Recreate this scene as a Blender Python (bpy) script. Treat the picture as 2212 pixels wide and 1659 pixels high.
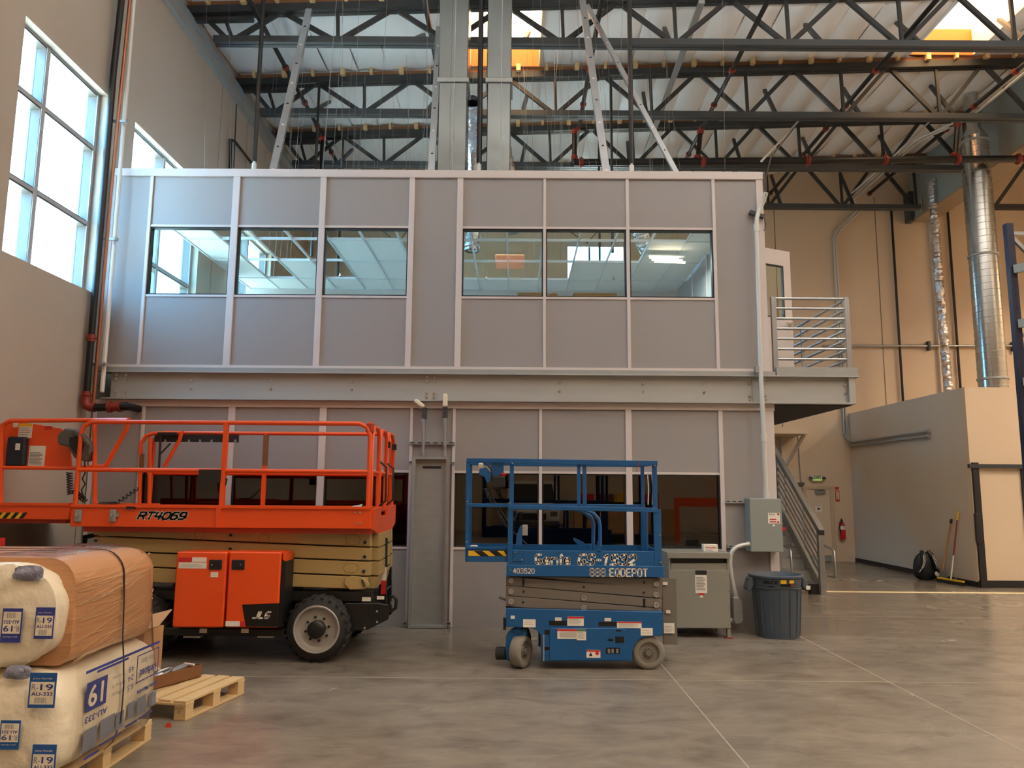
import bpy, bmesh, math, random
from math import sin, cos, pi, radians, tan, atan2, sqrt
from mathutils import Vector, Matrix
random.seed(7)
for o in list(bpy.data.objects): bpy.data.objects.remove(o)
SC = bpy.context.scene
COL = SC.collection

# ---------------------------------------------------------------- camera
CAM_H = 1.72; PITCH = radians(7.86); ROLL = 0.0077; YAW = radians(0.25); FPX = 1660.0
_f = Vector((0, cos(PITCH), sin(PITCH))); _u = Vector((0, -sin(PITCH), cos(PITCH))); _r = Vector((1, 0, 0))
_R = Matrix.Rotation(YAW, 3, 'Z'); _f, _u, _r = _R @ _f, _R @ _u, _R @ _r
_r2 = _r * cos(ROLL) + _u * sin(ROLL); _u2 = _u * cos(ROLL) - _r * sin(ROLL)
cam = bpy.data.cameras.new('camera'); cam_o = bpy.data.objects.new('camera', cam); COL.objects.link(cam_o)
cam_o.matrix_world = Matrix(((_r2.x, _u2.x, -_f.x, 0), (_r2.y, _u2.y, -_f.y, 0), (_r2.z, _u2.z, -_f.z, CAM_H), (0, 0, 0, 1)))
cam.sensor_fit = 'HORIZONTAL'; cam.sensor_width = 36; cam.lens = FPX / 2212 * 36; cam.clip_end = 200; cam.clip_start = 0.05
SC.camera = cam_o

# ---------------------------------------------------------------- world, lamps, exposure
W = bpy.data.worlds.new('sky'); SC.world = W; W.use_nodes = True
_n = W.node_tree.nodes; _l = W.node_tree.links
_bg = _n['Background']; _bg.inputs['Color'].default_value = (0.24, 0.58, 1.0, 1); _bg.inputs['Strength'].default_value = 27.0
SC.view_settings.view_transform = 'Standard'; SC.view_settings.look = 'None'; SC.view_settings.gamma = 1.0
SC.view_settings.use_curve_mapping = False; SC.view_settings.exposure = -0.06
SC.cycles.use_denoising = True
SC.cycles.max_bounces = 10; SC.cycles.diffuse_bounces = 6; SC.cycles.glossy_bounces = 4; SC.cycles.transparent_max_bounces = 16
SC.cycles.sample_clamp_indirect = 6.0
def area_lamp(name, loc, size, power, color, rot=(0, 0, 0), spread=pi):
    l = bpy.data.lights.new(name, 'AREA'); l.shape = 'RECTANGLE'; l.size = size[0]; l.size_y = size[1]
    l.energy = power; l.color = color; l.spread = spread
    o = bpy.data.objects.new(name, l); COL.objects.link(o); o.location = loc; o.rotation_euler = rot
    return o
# sun behind the building: it lights the pale yard outside, which throws light up through the windows
_s = bpy.data.lights.new('sun', 'SUN'); _s.energy = 240; _s.color = (1.0, 0.95, 0.88); _s.angle = 0.01
_so = bpy.data.objects.new('sun', _s); COL.objects.link(_so); _so.rotation_euler = Vector((0.25, 0.6, 1.0)).to_track_quat('Z', 'Y').to_euler()
WARM = (1.0, 0.80, 0.60)
# high-bay lamps of the hall, hung under the roof behind and beside the view
for (x, y, p) in ((-3.0, 1.0, 55), (2.6, 0.0, 190), (8.2, 1.5, 330), (12.5, 10.0, 380), (14.5, 15.0, 420), (-3.0, -6, 90), (2.6, -7.5, 200), (8.2, -6, 260)):  # lamp over the partition is added to brighten the back wall
    area_lamp('high_bay_lamp', (x, y, 8.6), (1.3, 0.5), p, WARM, spread=radians(140))

# cool fill light added at the tubes to brighten the upper office
area_lamp('office_fill_light', (2.42, 12.5, 5.50), (0.5, 0.05), 70, (0.88, 1.0, 0.98))
# fill lamps added above the frame to brighten the white roof sheets
for x, p in ((-3.2, 150), (0.5, 260), (4.5, 380), (8.5, 480), (12.5, 500)):
    area_lamp('fill_uplight', (x, 4.4, 5.7), (2.4, 0.3), p, (1.0, 0.94, 0.88), rot=(radians(180), 0, 0), spread=radians(150))

# ---------------------------------------------------------------- materials
def lin(c): c = c / 255.0; return c / 12.92 if c <= 0.04045 else ((c + 0.055) / 1.055) ** 2.4
def rgb(c): return (lin(c[0]), lin(c[1]), lin(c[2]), 1)
MATS = {}
def M(name, c=(200, 200, 200), rough=0.5, metal=0.0, noise=None, bump=None, emit=None, coord='Object', spec=None, coat=0):
    """principled; noise=(scale, amount[, stretch xyz]) varies the colour, bump=(scale, strength)."""
    if name in MATS: return MATS[name]
    m = bpy.data.materials.new(name); m.use_nodes = True; nt = m.node_tree; b = nt.nodes['Principled BSDF']
    b.inputs['Base Color'].default_value = rgb(c); b.inputs['Roughness'].default_value = rough; b.inputs['Metallic'].default_value = metal
    if spec is not None: b.inputs['Specular IOR Level'].default_value = spec
    if coat: b.inputs['Coat Weight'].default_value = coat; b.inputs['Coat Roughness'].default_value = 0.15
    tc = nt.nodes.new('ShaderNodeTexCoord')
    if noise:
        mp = nt.nodes.new('ShaderNodeMapping'); nt.links.new(tc.outputs[coord], mp.inputs['Vector'])
        if len(noise) > 2: mp.inputs['Scale'].default_value = noise[2]
        nz = nt.nodes.new('ShaderNodeTexNoise'); nz.inputs['Scale'].default_value = noise[0]; nz.inputs['Detail'].default_value = 5
        nt.links.new(mp.outputs[0], nz.inputs['Vector'])
        mx = nt.nodes.new('ShaderNodeMix'); mx.data_type = 'RGBA'
        k = rgb(c); a = noise[1]
        mx.inputs['A'].default_value = (k[0] * (1 - a), k[1] * (1 - a), k[2] * (1 - a), 1)
        mx.inputs['B'].default_value = (min(1, k[0] * (1 + a)), min(1, k[1] * (1 + a)), min(1, k[2] * (1 + a)), 1)
        nt.links.new(nz.outputs['Fac'], mx.inputs['Factor']); nt.links.new(mx.outputs['Result'], b.inputs['Base Color'])
    if bump:
        nb = nt.nodes.new('ShaderNodeTexNoise'); nb.inputs['Scale'].default_value = bump[0]; nb.inputs['Detail'].default_value = 4
        mp2 = nt.nodes.new('ShaderNodeMapping'); nt.links.new(tc.outputs[coord], mp2.inputs['Vector'])
        if len(bump) > 2: mp2.inputs['Scale'].default_value = bump[2]
        nt.links.new(mp2.outputs[0], nb.inputs['Vector'])
        bp = nt.nodes.new('ShaderNodeBump'); bp.inputs['Strength'].default_value = bump[1]; bp.inputs['Distance'].default_value = 0.02
        nt.links.new(nb.outputs['Fac'], bp.inputs['Height']); nt.links.new(bp.outputs[0], b.inputs['Normal'])
    if emit: b.inputs['Emission Color'].default_value = rgb(emit[0]); b.inputs['Emission Strength'].default_value = emit[1]
    MATS[name] = m; return m
def glass(name, tint=(255, 255, 255), rough=0.0, refl=1.0):
    """thin pane: straight transmission plus a Fresnel mirror."""
    m = bpy.data.materials.new(name); m.use_nodes = True; nt = m.node_tree; nt.nodes.remove(nt.nodes['Principled BSDF'])
    out = nt.nodes['Material Output']; t = nt.nodes.new('ShaderNodeBsdfTransparent'); g = nt.nodes.new('ShaderNodeBsdfGlossy')
    t.inputs['Color'].default_value = rgb(tint); g.inputs['Roughness'].default_value = rough
    fr = nt.nodes.new('ShaderNodeLayerWeight'); fr.inputs['Blend'].default_value = 0.5
    pw = nt.nodes.new('ShaderNodeMath'); pw.operation = 'POWER'; pw.inputs[1].default_value = 5.0; nt.links.new(fr.outputs['Facing'], pw.inputs[0])
    mul = nt.nodes.new('ShaderNodeMath'); mul.operation = 'MULTIPLY_ADD'; mul.inputs[1].default_value = 0.95 * min(refl, 1); mul.inputs[2].default_value = 0.042 * refl; mul.use_clamp = True
    nt.links.new(pw.outputs[0], mul.inputs[0]); mx = nt.nodes.new('ShaderNodeMixShader')
    nt.links.new(mul.outputs[0], mx.inputs['Fac']); nt.links.new(t.outputs[0], mx.inputs[1]); nt.links.new(g.outputs[0], mx.inputs[2])
    nt.links.new(mx.outputs[0], out.inputs['Surface']); MATS[name] = m; return m

M('wall_paint', (180, 167, 152), 0.75, noise=(0.7, 0.05), bump=(60, 0.05))
M('wall_beige', (214, 192, 164), 0.75, noise=(0.5, 0.06), bump=(60, 0.05))
M('joint_dark', (120, 112, 102), 0.8)
M('frame_white', (214, 220, 224), 0.4)
M('panel', (148, 143, 142), 0.5, noise=(0.8, 0.03))
M('panel_trim', (204, 194, 190), 0.45)
M('window_alu', (92, 92, 90), 0.45)
M('window_alu_lit', (176, 176, 180), 0.45)  # frame metal painted lighter, as its room-side faces look when lit
M('conduit_light', (206, 206, 200), 0.4, 0.3)
M('yard', (186, 180, 170), 0.9)
M('gasket', (30, 30, 32), 0.5)
M('galv', (168, 170, 172), 0.38, 0.85, noise=(6, 0.14))
M('galv_dull', (158, 160, 158), 0.55, 0.55, noise=(5, 0.10, (1, 1, 3)))
M('steel_beam', (170, 170, 166), 0.5, 0.35, noise=(3, 0.08, (0.6, 1, 4)))
M('steel_black', (38, 38, 40), 0.5)
M('steel_grey', (54, 58, 61), 0.5)
M('truss_steel', (36, 38, 40), 0.55, noise=(3, 0.15))
M('pipe_black', (24, 24, 25), 0.4, 0.2)
M('coupling', (128, 38, 26), 0.45)
M('copper', (168, 108, 82), 0.35, 0.8)
M('pvc', (226, 224, 218), 0.4)
M('wood', (178, 128, 82), 0.7, noise=(9, 0.18, (1, 1, 6)))
M('wood_pale', (206, 176, 128), 0.7, noise=(14, 0.16, (1, 6, 6)))
M('wood_dark', (120, 78, 44), 0.7, noise=(9, 0.2))
M('insulation', (240, 239, 236), 0.42, noise=(1.6, 0.05), bump=(3.0, 0.55))
M('rubber', (40, 38, 36), 0.75, noise=(8, 0.2))
M('rubber_grey', (128, 122, 112), 0.75, noise=(12, 0.12))
M('rim', (170, 165, 158), 0.45, 0.3, noise=(6, 0.12))
M('orange', (232, 80, 22), 0.4, noise=(2.0, 0.05), coat=0.15)
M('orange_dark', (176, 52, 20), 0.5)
M('tan_steel', (176, 150, 96), 0.45, noise=(3, 0.06))
M('black_paint', (18, 18, 18), 0.4)
M('black_plastic', (24, 25, 27), 0.5)
M('grey_plastic', (84, 80, 76), 0.5)
M('blue', (8, 82, 138), 0.42, noise=(2.5, 0.08), coat=0.1)
M('arm_grey', (112, 106, 98), 0.5, noise=(4, 0.08))
M('chrome', (210, 210, 208), 0.22, 0.95)
M('white_label', (232, 226, 214), 0.5)
M('white_text', (240, 232, 218), 0.5)
M('label_red', (196, 40, 36), 0.5)
M('label_grey', (150, 146, 138), 0.6)
M('label_green', (84, 120, 84), 0.6)
M('yellow', (226, 178, 34), 0.5)
M('red', (196, 26, 24), 0.35)
M('navy', (22, 28, 44), 0.45)
M('print_blue', (48, 60, 140), 0.5)
M('print_blue2', (26, 84, 150), 0.5)
M('print_grey', (120, 124, 140), 0.6)
M('cabinet_grey', (134, 132, 122), 0.45, noise=(3, 0.03))
M('box_grey', (138, 144, 140), 0.42)
M('bin', (72, 82, 92), 0.55, noise=(7, 0.10))
M('cardboard', (186, 142, 98), 0.8, noise=(5, 0.06))
M('kraft', (190, 138, 94), 0.5, noise=(3, 0.07), bump=(3, 0.5, (1, .7, 9)), coat=0.5)
M('well_side', (255, 236, 205), 0.6)  # pale daylight glow put into the colour of the shaft sides
M('bag', (228, 216, 190), 0.33, noise=(5, 0.09), bump=(7, 0.9))
M('wall_cool', (206, 190, 168), 0.75, noise=(0.7, 0.05), bump=(60, 0.05))
M('knot', (140, 142, 160), 0.35, noise=(14, 0.35), bump=(26, 1.0))
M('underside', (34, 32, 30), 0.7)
M('bag_grey', (196, 190, 176), 0.35, noise=(6, 0.08), bump=(9, 0.5))
M('foil', (210, 210, 212), 0.25, 1.0, bump=(22, 1.0))
M('rack_blue', (28, 32, 58), 0.45)
M('skylight', (255, 240, 210), 0.5, emit=((255, 222, 170), 9.0))
M('well_glow', (196, 98, 22), 0.6)  # orange daylight glow put into the colour of the shaft ends
M('tube_lit', (255, 240, 225), 0.5, emit=((255, 226, 196), 9.0))
M('green_lit', (170, 210, 120), 0.5, emit=((150, 210, 90), 0.5))
M('ceiling_tile', (242, 242, 238), 0.8)
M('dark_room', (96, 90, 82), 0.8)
glass('pane', (242, 250, 248), refl=1.2)
glass('pane_dark', (150, 150, 148), refl=2.0)
glass('film', (252, 250, 246), rough=0.12, refl=1.5)

# ---------------------------------------------------------------- geometry helpers
class MB:
    def __init__(s): s.v = []; s.f = []
    def add(s, vs, fs):
        n = len(s.v); s.v += [tuple(v) for v in vs]; s.f += [tuple(i + n for i in f) for f in fs]; return s
    def box(s, x0, x1, y0, y1, z0, z1):
        if x0 > x1: x0, x1 = x1, x0
        if y0 > y1: y0, y1 = y1, y0
        if z0 > z1: z0, z1 = z1, z0
        return s.add([(x0, y0, z0), (x1, y0, z0), (x1, y1, z0), (x0, y1, z0), (x0, y0, z1), (x1, y0, z1), (x1, y1, z1), (x0, y1, z1)],
                     [(0, 3, 2, 1), (4, 5, 6, 7), (0, 1, 5, 4), (1, 2, 6, 5), (2, 3, 7, 6), (3, 0, 4, 7)])
    def bar(s, p, q, w, d=None, up=(0, 0, 1)):
        p, q, up = Vector(p), Vector(q), Vector(up); d = w if d is None else d
        a = (q - p).normalized(); x = a.cross(up)
        if x.length < 1e-4: x = a.cross(Vector((0, 1, 0)))
        x.normalize(); y = x.cross(a)
        vs = []
        for c in (p, q):
            for i, j in ((-1, -1), (1, -1), (1, 1), (-1, 1)): vs.append(c + x * (i * w / 2) + y * (j * d / 2))
        return s.add(vs, [(0, 1, 2, 3), (7, 6, 5, 4), (0, 4, 5, 1), (1, 5, 6, 2), (2, 6, 7, 3), (3, 7, 4, 0)])
    def tube(s, pts, r, n=8, r2=None, closed=False):
        pts = [Vector(p) for p in pts]; m = len(pts); ref = None; rings = []
        for i, p in enumerate(pts):
            a = pts[max(i - 1, 0)]; b = pts[min(i + 1, m - 1)]
            t = (b - a).normalized()
            if 0 < i < m - 1:
                t1 = (p - a).normalized(); t2 = (b - p).normalized(); t = (t1 + t2).normalized()
                k = 1 / max(0.5, t.dot(t1))
            else: k = 1
            if ref is None: ref = t.orthogonal().normalized()
            ref = (ref - t * ref.dot(t)).normalized(); y = t.cross(ref)
            rr = r if r2 is None else r + (r2 - r) * i / (m - 1)
            rings.append([p + (ref * cos(2 * pi * j / n) + y * sin(2 * pi * j / n)) * rr * k for j in range(n)])
        vs = [v for g in rings for v in g]; fs = []
        for i in range(m - 1):
            for j in range(n): fs.append((i * n + j, i * n + (j + 1) % n, (i + 1) * n + (j + 1) % n, (i + 1) * n + j))
        fs.append(tuple(range(n))[::-1]); fs.append(tuple((m - 1) * n + j for j in range(n)))
        return s.add(vs, fs)
    def cyl(s, p, q, r, n=14, r2=None): return s.tube([p, q], r, n, r2)
    def lathe(s, prof, c, axis=(0, 0, 1), n=24):
        """prof: list of (radius, along axis)."""
        c = Vector(c); a = Vector(axis).normalized(); x = a.orthogonal().normalized(); y = a.cross(x); vs = []; fs = []
        for r, t in prof:
            for j in range(n): vs.append(c + a * t + (x * cos(2 * pi * j / n) + y * sin(2 * pi * j / n)) * max(r, 1e-4))
        for i in range(len(prof) - 1):
            for j in range(n): fs.append((i * n + j, i * n + (j + 1) % n, (i + 1) * n + (j + 1) % n, (i + 1) * n + j))
        return s.add(vs, fs)
    def prism(s, poly, y0, y1, plane='xz'):
        """extrude a 2-d outline along the third axis."""
        n = len(poly)
        mk = {'xz': lambda p, t: (p[0], t, p[1]), 'yz': lambda p, t: (t, p[0], p[1]), 'xy': lambda p, t: (p[0], p[1], t)}[plane]
        vs = [mk(p, y0) for p in poly] + [mk(p, y1) for p in poly]
        return s.add(vs, [tuple(range(n)), tuple(range(2 * n - 1, n - 1, -1))] + [(i, i + n, (i + 1) % n + n, (i + 1) % n) for i in range(n)])
    def build(s, name, mat, parent=None, smooth=None, bev=0, label=None, cat=None, group=None, kind=None):
        me = bpy.data.meshes.new(name); me.from_pydata(s.v, [], s.f); me.materials.append(MATS[mat] if isinstance(mat, str) else mat)
        bm = bmesh.new(); bm.from_mesh(me); bmesh.ops.recalc_face_normals(bm, faces=bm.faces)
        if bev:
            es = [e for e in bm.edges if len(e.link_faces) == 2 and e.calc_face_angle(0) > 0.6]
            bmesh.ops.bevel(bm, geom=es, offset=bev, segments=1, affect='EDGES', clamp_overlap=True)
        bm.to_mesh(me); bm.free()
        if smooth:
            me.shade_smooth(); me.set_sharp_from_angle(angle=radians(smooth))
        return put(name, me, parent, label, cat, group, kind)
def put(name, me, parent=None, label=None, cat=None, group=None, kind=None):
    o = bpy.data.objects.new(name, me); COL.objects.link(o)
    if parent is not None:
        o.parent = parent
        if parent.type == 'EMPTY': o.matrix_parent_inverse = Matrix.Translation(-parent.location)
    tag(o, label, cat, group, kind); return o
def tag(o, label=None, cat=None, group=None, kind=None):
    if label: o['label'] = label
    if cat: o['category'] = cat
    if group: o['group'] = group
    if kind: o['kind'] = kind
    return o
def thing(name, label, cat, loc=(0, 0, 0), group=None, kind=None):
    o = bpy.data.objects.new(name, None); COL.objects.link(o); o.location = loc; o.empty_display_size = 0.2
    return tag(o, label, cat, group, kind)
def kids(o): return [c for c in bpy.data.objects if c.parent == o]
def dup(root, move, label=None, group=None):
    def rec(o, par):
        c = o.copy(); COL.objects.link(c)
        if par is not None: c.parent = par; c.matrix_parent_inverse = o.matrix_parent_inverse.copy()
        for k in kids(o): rec(k, c)
        return c
    r = rec(root, None); r.location = Vector(root.location) + Vector(move)
    if label: r['label'] = label
    if group: r['group'] = group
    return r
def B(name, mat, parent, x0, x1, y0, y1, z0, z1, bev=0, **k): return MB().box(x0, x1, y0, y1, z0, z1).build(name, mat, parent, bev=bev, **k)
def at(px, py, Y):
    """where the sight line through a point measured on the 2212 x 1659 photograph meets the upright plane y = Y: (x, z)."""
    d = _r2 * ((px - 1106) / FPX) + _u2 * ((829.5 - py) / FPX) + _f; k = Y / d.y
    return (d.x * k, CAM_H + d.z * k)
def at3(px, py, Y): x, z = at(px, py, Y); return Vector((x, Y, z))
def atX0(px, py, X):
    d = _r2 * ((px - 1106) / FPX) + _u2 * ((829.5 - py) / FPX) + _f; k = X / d.x; return Vector((X, d.y * k, CAM_H + d.z * k))
def text(s, name, mat, parent, x0, x1, z0, z1, y, shear=0, bold=0, thick=0.002, axis='y', flip=False, label=None, rot=None):
    """flat lettering fitted to the rectangle, facing -y (axis 'y') or +x (axis 'x', x0..x1 then run along y)."""
    cu = bpy.data.curves.new(name, 'FONT'); cu.body = s; cu.size = 1; cu.shear = shear; cu.offset = bold; cu.extrude = 0.0; cu.resolution_u = 3
    t = bpy.data.objects.new(name, cu); COL.objects.link(t); dg = bpy.context.evaluated_depsgraph_get(); dg.update()
    me = bpy.data.meshes.new_from_object(t.evaluated_get(dg)); bpy.data.objects.remove(t); bpy.data.curves.remove(cu)
    xs = [v.co.x for v in me.vertices]; ys = [v.co.y for v in me.vertices]; a, b, c, d = min(xs), max(xs), min(ys), max(ys)
    for v in me.vertices:
        u = (v.co.x - a) / (b - a); w = (v.co.y - c) / (d - c)
        if flip: u, w = 1 - u, 1 - w
        if axis == 'y': v.co = (x0 + (x1 - x0) * u, y, z0 + (z1 - z0) * w)
        else: v.co = (y, x0 + (x1 - x0) * u, z0 + (z1 - z0) * w)
    me.materials.clear(); me.materials.append(MATS[mat]); me.name = name
    if rot is not None: me.transform(rot)
    return put(name, me, parent, label)
def grid(name, mat, parent, fn, nu, nv, thick=0, smooth=60, **k):
    vs = [fn(i / nu, j / nv) for j in range(nv + 1) for i in range(nu + 1)]
    fs = [(j * (nu + 1) + i, j * (nu + 1) + i + 1, (j + 1) * (nu + 1) + i + 1, (j + 1) * (nu + 1) + i) for j in range(nv) for i in range(nu)]
    return MB().add(vs, fs).build(name, mat, parent, smooth=smooth, **k)

_Z = [(.25, 0), (.75, 0), (1, .2), (1, .8), (.75, 1), (.25, 1), (0, .8), (0, .2), (.25, 0)]
_6 = [(.9, 1), (.25, 1), (0, .78), (0, .2), (.2, 0), (.8, 0), (1, .2), (1, .4), (.8, .56), (.0, .56)]
GLYPH = {'0': [_Z], 'O': [_Z], '1': [[(.1, .78), (.6, 1), (.6, 0)]], '2': [[(0, .8), (.2, 1), (.8, 1), (1, .8), (1, .6), (0, .05), (0, 0), (1, 0)]],
 '3': [[(0, .85), (.2, 1), (.8, 1), (1, .82), (1, .64), (.8, .52), (.4, .52)], [(.8, .52), (1, .4), (1, .18), (.8, 0), (.2, 0), (0, .15)]], '4': [[(.75, 0), (.75, 1), (.65, 1), (0, .35), (0, .28), (1, .28)]],
 'a4': [[(.12, 1), (0, .36), (1, .36)], [(.78, 1), (.78, 0)]], '5': [[(.95, 1), (.1, 1), (.05, .56), (.75, .6), (1, .42), (1, .18), (.8, 0), (.2, 0), (0, .15)]], '6': [_6], '9': [[(1 - x, 1 - y) for x, y in _6]],
 '8': [[(.2, .52), (0, .66), (0, .84), (.2, 1), (.8, 1), (1, .84), (1, .66), (.8, .52), (.2, .52), (0, .36), (0, .16), (.2, 0), (.8, 0), (1, .16), (1, .36), (.8, .52)]],
 'R': [[(0, 0), (0, 1), (.8, 1), (1, .84), (1, .62), (.8, .46), (0, .46)], [(.5, .46), (1, 0)]], 'T': [[(0, 1), (1, 1)], [(.5, 1), (.5, 0)]], 'G': [[(.95, 1), (.2, 1), (0, .8), (0, .2), (.2, 0), (.8, 0), (1, .2), (1, .42), (.6, .42)]],
 'S': [[(1, .82), (.8, 1), (.2, 1), (0, .84), (0, .66), (.2, .53), (.8, .47), (1, .34), (1, .16), (.8, 0), (.2, 0), (0, .18)]], 'J': [[(.95, 1), (.95, .2), (.75, 0), (.0, 0)]], 'L': [[(0, 1), (0, 0), (1, 0)]], '-': [[(.1, .45), (.9, .45)]], '.': [[(.45, 0), (.55, 0)]],
 'E': [[(1, 1), (0, 1), (0, 0), (1, 0)], [(0, .5), (.8, .5)]], 'Q': [_Z, [(.6, .25), (1, -.05)]], 'D': [[(0, 0), (0, 1), (.7, 1), (1, .78), (1, .22), (.7, 0), (0, 0)]], 'P': [[(0, 0), (0, 1), (.8, 1), (1, .84), (1, .6), (.8, .44), (0, .44)]],
 'e': [[(0, .32), (1, .32), (1, .48), (.78, .64), (.22, .64), (0, .48), (0, .15), (.22, 0), (.95, 0)]], 'n': [[(0, 0), (0, .64)], [(0, .48), (.3, .64), (.75, .64), (1, .46), (1, 0)]], 'i': [[(.5, 0), (.5, .64)]]}
def stroke(s, mat, par, x0, x1, z0, z1, y, w, shear=0, gap=.28, name='lettering', grow=0):
    """painted block lettering drawn with a flat pen of width w (metres), facing -y."""
    cw = [{'.': .3, '-': .6, 'i': .35, '1': .75}.get(c, 1) for c in s]; H = z1 - z0 - w; u = (x1 - x0 - w - shear * H) / (sum(cw) + gap * (len(s) - 1)); vs, fs = [], []; x = x0 + w / 2; W2 = w + grow
    for c, k in zip(s, cw):
        for pl in GLYPH['a4' if (c == '4' and shear > .3) else c]:
            P = [Vector((x + u * k * a + shear * H * b, z0 + w / 2 + H * b)) for a, b in pl]
            for p, q in zip(P, P[1:]):
                d = (q - p)
                if d.length < 1e-6: continue
                d.normalize(); n = Vector((-d.y, d.x)) * W2 / 2; i = len(vs); vs += [(t.x, y, t.y) for t in (p - n, q - n, q + n, p + n)]; fs.append((i, i + 1, i + 2, i + 3))
            for p in P:
                i = len(vs); vs += [(p.x + W2 / 2 * cos(pi * j / 4 + pi / 8), y, p.y + W2 / 2 * sin(pi * j / 4 + pi / 8)) for j in range(8)]; fs.append(tuple(range(i, i + 8)))
        x += u * (k + gap)
    me = bpy.data.meshes.new(name); me.from_pydata(vs, [], fs); me.materials.append(MATS[mat]); return put(name, me, par)

# ================================================================ THE SETTING
XL = -5.57; YB = 19.8; XR = 16.0; YR = -13.0
def zceil(x): return 9.84 + 0.034 * (x + 5.57)
# floor: trowelled concrete with cloudy wear
def floor_mat():
    m = bpy.data.materials.new('concrete_floor'); m.use_nodes = True; nt = m.node_tree; b = nt.nodes['Principled BSDF']
    tc = nt.nodes.new('ShaderNodeTexCoord')
    def nz(sc, det, st=(1, 1, 1), rough=0.6, dist=0.0):
        mp = nt.nodes.new('ShaderNodeMapping'); mp.inputs['Scale'].default_value = st; nt.links.new(tc.outputs['Object'], mp.inputs['Vector'])
        n = nt.nodes.new('ShaderNodeTexNoise'); n.inputs['Scale'].default_value = sc; n.inputs['Detail'].default_value = det; n.inputs['Roughness'].default_value = rough
        n.inputs['Distortion'].default_value = dist; nt.links.new(mp.outputs[0], n.inputs['Vector']); return n
    def ramp(src, stops):
        r = nt.nodes.new('ShaderNodeValToRGB'); nt.links.new(src, r.inputs['Fac'])
        while len(r.color_ramp.elements) < len(stops): r.color_ramp.elements.new(0.5)
        for e, (p, c) in zip(r.color_ramp.elements, stops): e.position = p; e.color = rgb(c)
        return r
    a = nz(0.42, 6, (1, 1.4, 1), 0.55, 0.3); c = nz(2.2, 8, (1, 1.6, 1), 0.62, 0.5); d = nz(5.0, 9, (0.5, 2.4, 1), 0.72, 0.8)
    ra = ramp(a.outputs['Fac'], [(0.25, (122, 114, 104)), (0.5, (140, 131, 120)), (0.78, (156, 147, 135))])
    rc = ramp(c.outputs['Fac'], [(0.20, (180, 178, 176)), (0.50, (228, 226, 223)), (0.80, (255, 252, 247))])
    mx = nt.nodes.new('ShaderNodeMix'); mx.data_type = 'RGBA'; mx.blend_type = 'MULTIPLY'; mx.inputs['Factor'].default_value = 1.0
    nt.links.new(ra.outputs['Color'], mx.inputs['A']); nt.links.new(rc.outputs['Color'], mx.inputs['B'])
    rd = ramp(d.outputs['Fac'], [(0.50, (0, 0, 0)), (0.95, (150, 150, 150))])
    m2 = nt.nodes.new('ShaderNodeMix'); m2.data_type = 'RGBA'; nt.links.new(rd.outputs['Color'], m2.inputs['Factor'])
    nt.links.new(mx.outputs['Result'], m2.inputs['A']); m2.inputs['B'].default_value = rgb((178, 170, 158))
    nt.links.new(m2.outputs['Result'], b.inputs['Base Color'])
    rr = ramp(a.outputs['Fac'], [(0.3, (112, 112, 112)), (0.7, (150, 150, 150))])
    nt.links.new(rr.outputs['Color'], b.inputs['Roughness']); b.inputs['Specular IOR Level'].default_value = 0.4
    MATS['concrete'] = m
floor_mat()
M('joint_fill', (158, 148, 134), 0.7); M('tape', (226, 206, 164), 0.6, noise=(8, 0.06))
fl = B('floor', 'concrete', None, XL - 0.4, XR, YR, YB + 0.3, -0.2, 0, kind='structure')
for x in (1.485, 3.45, 7.1): B('floor_joint', 'joint_fill', fl, x - 0.0045, x + 0.0045, YR, 10.0 if x < 3.4 else YB, 0, 0.0012)
for y in (3.7, 7.38, 11.13): B('floor_joint', 'joint_fill', fl, -5.5 if y < 9 else 3.4, XR, y - 0.004, y + 0.004, 0, 0.0012)
B('floor_tape', 'tape', fl, 5.4, 13.5, 13.77, 13.93, 0, 0.002)
B('ground', 'yard', None, -120, 120, -120, 140, -0.5, -0.21, kind='structure')
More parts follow.
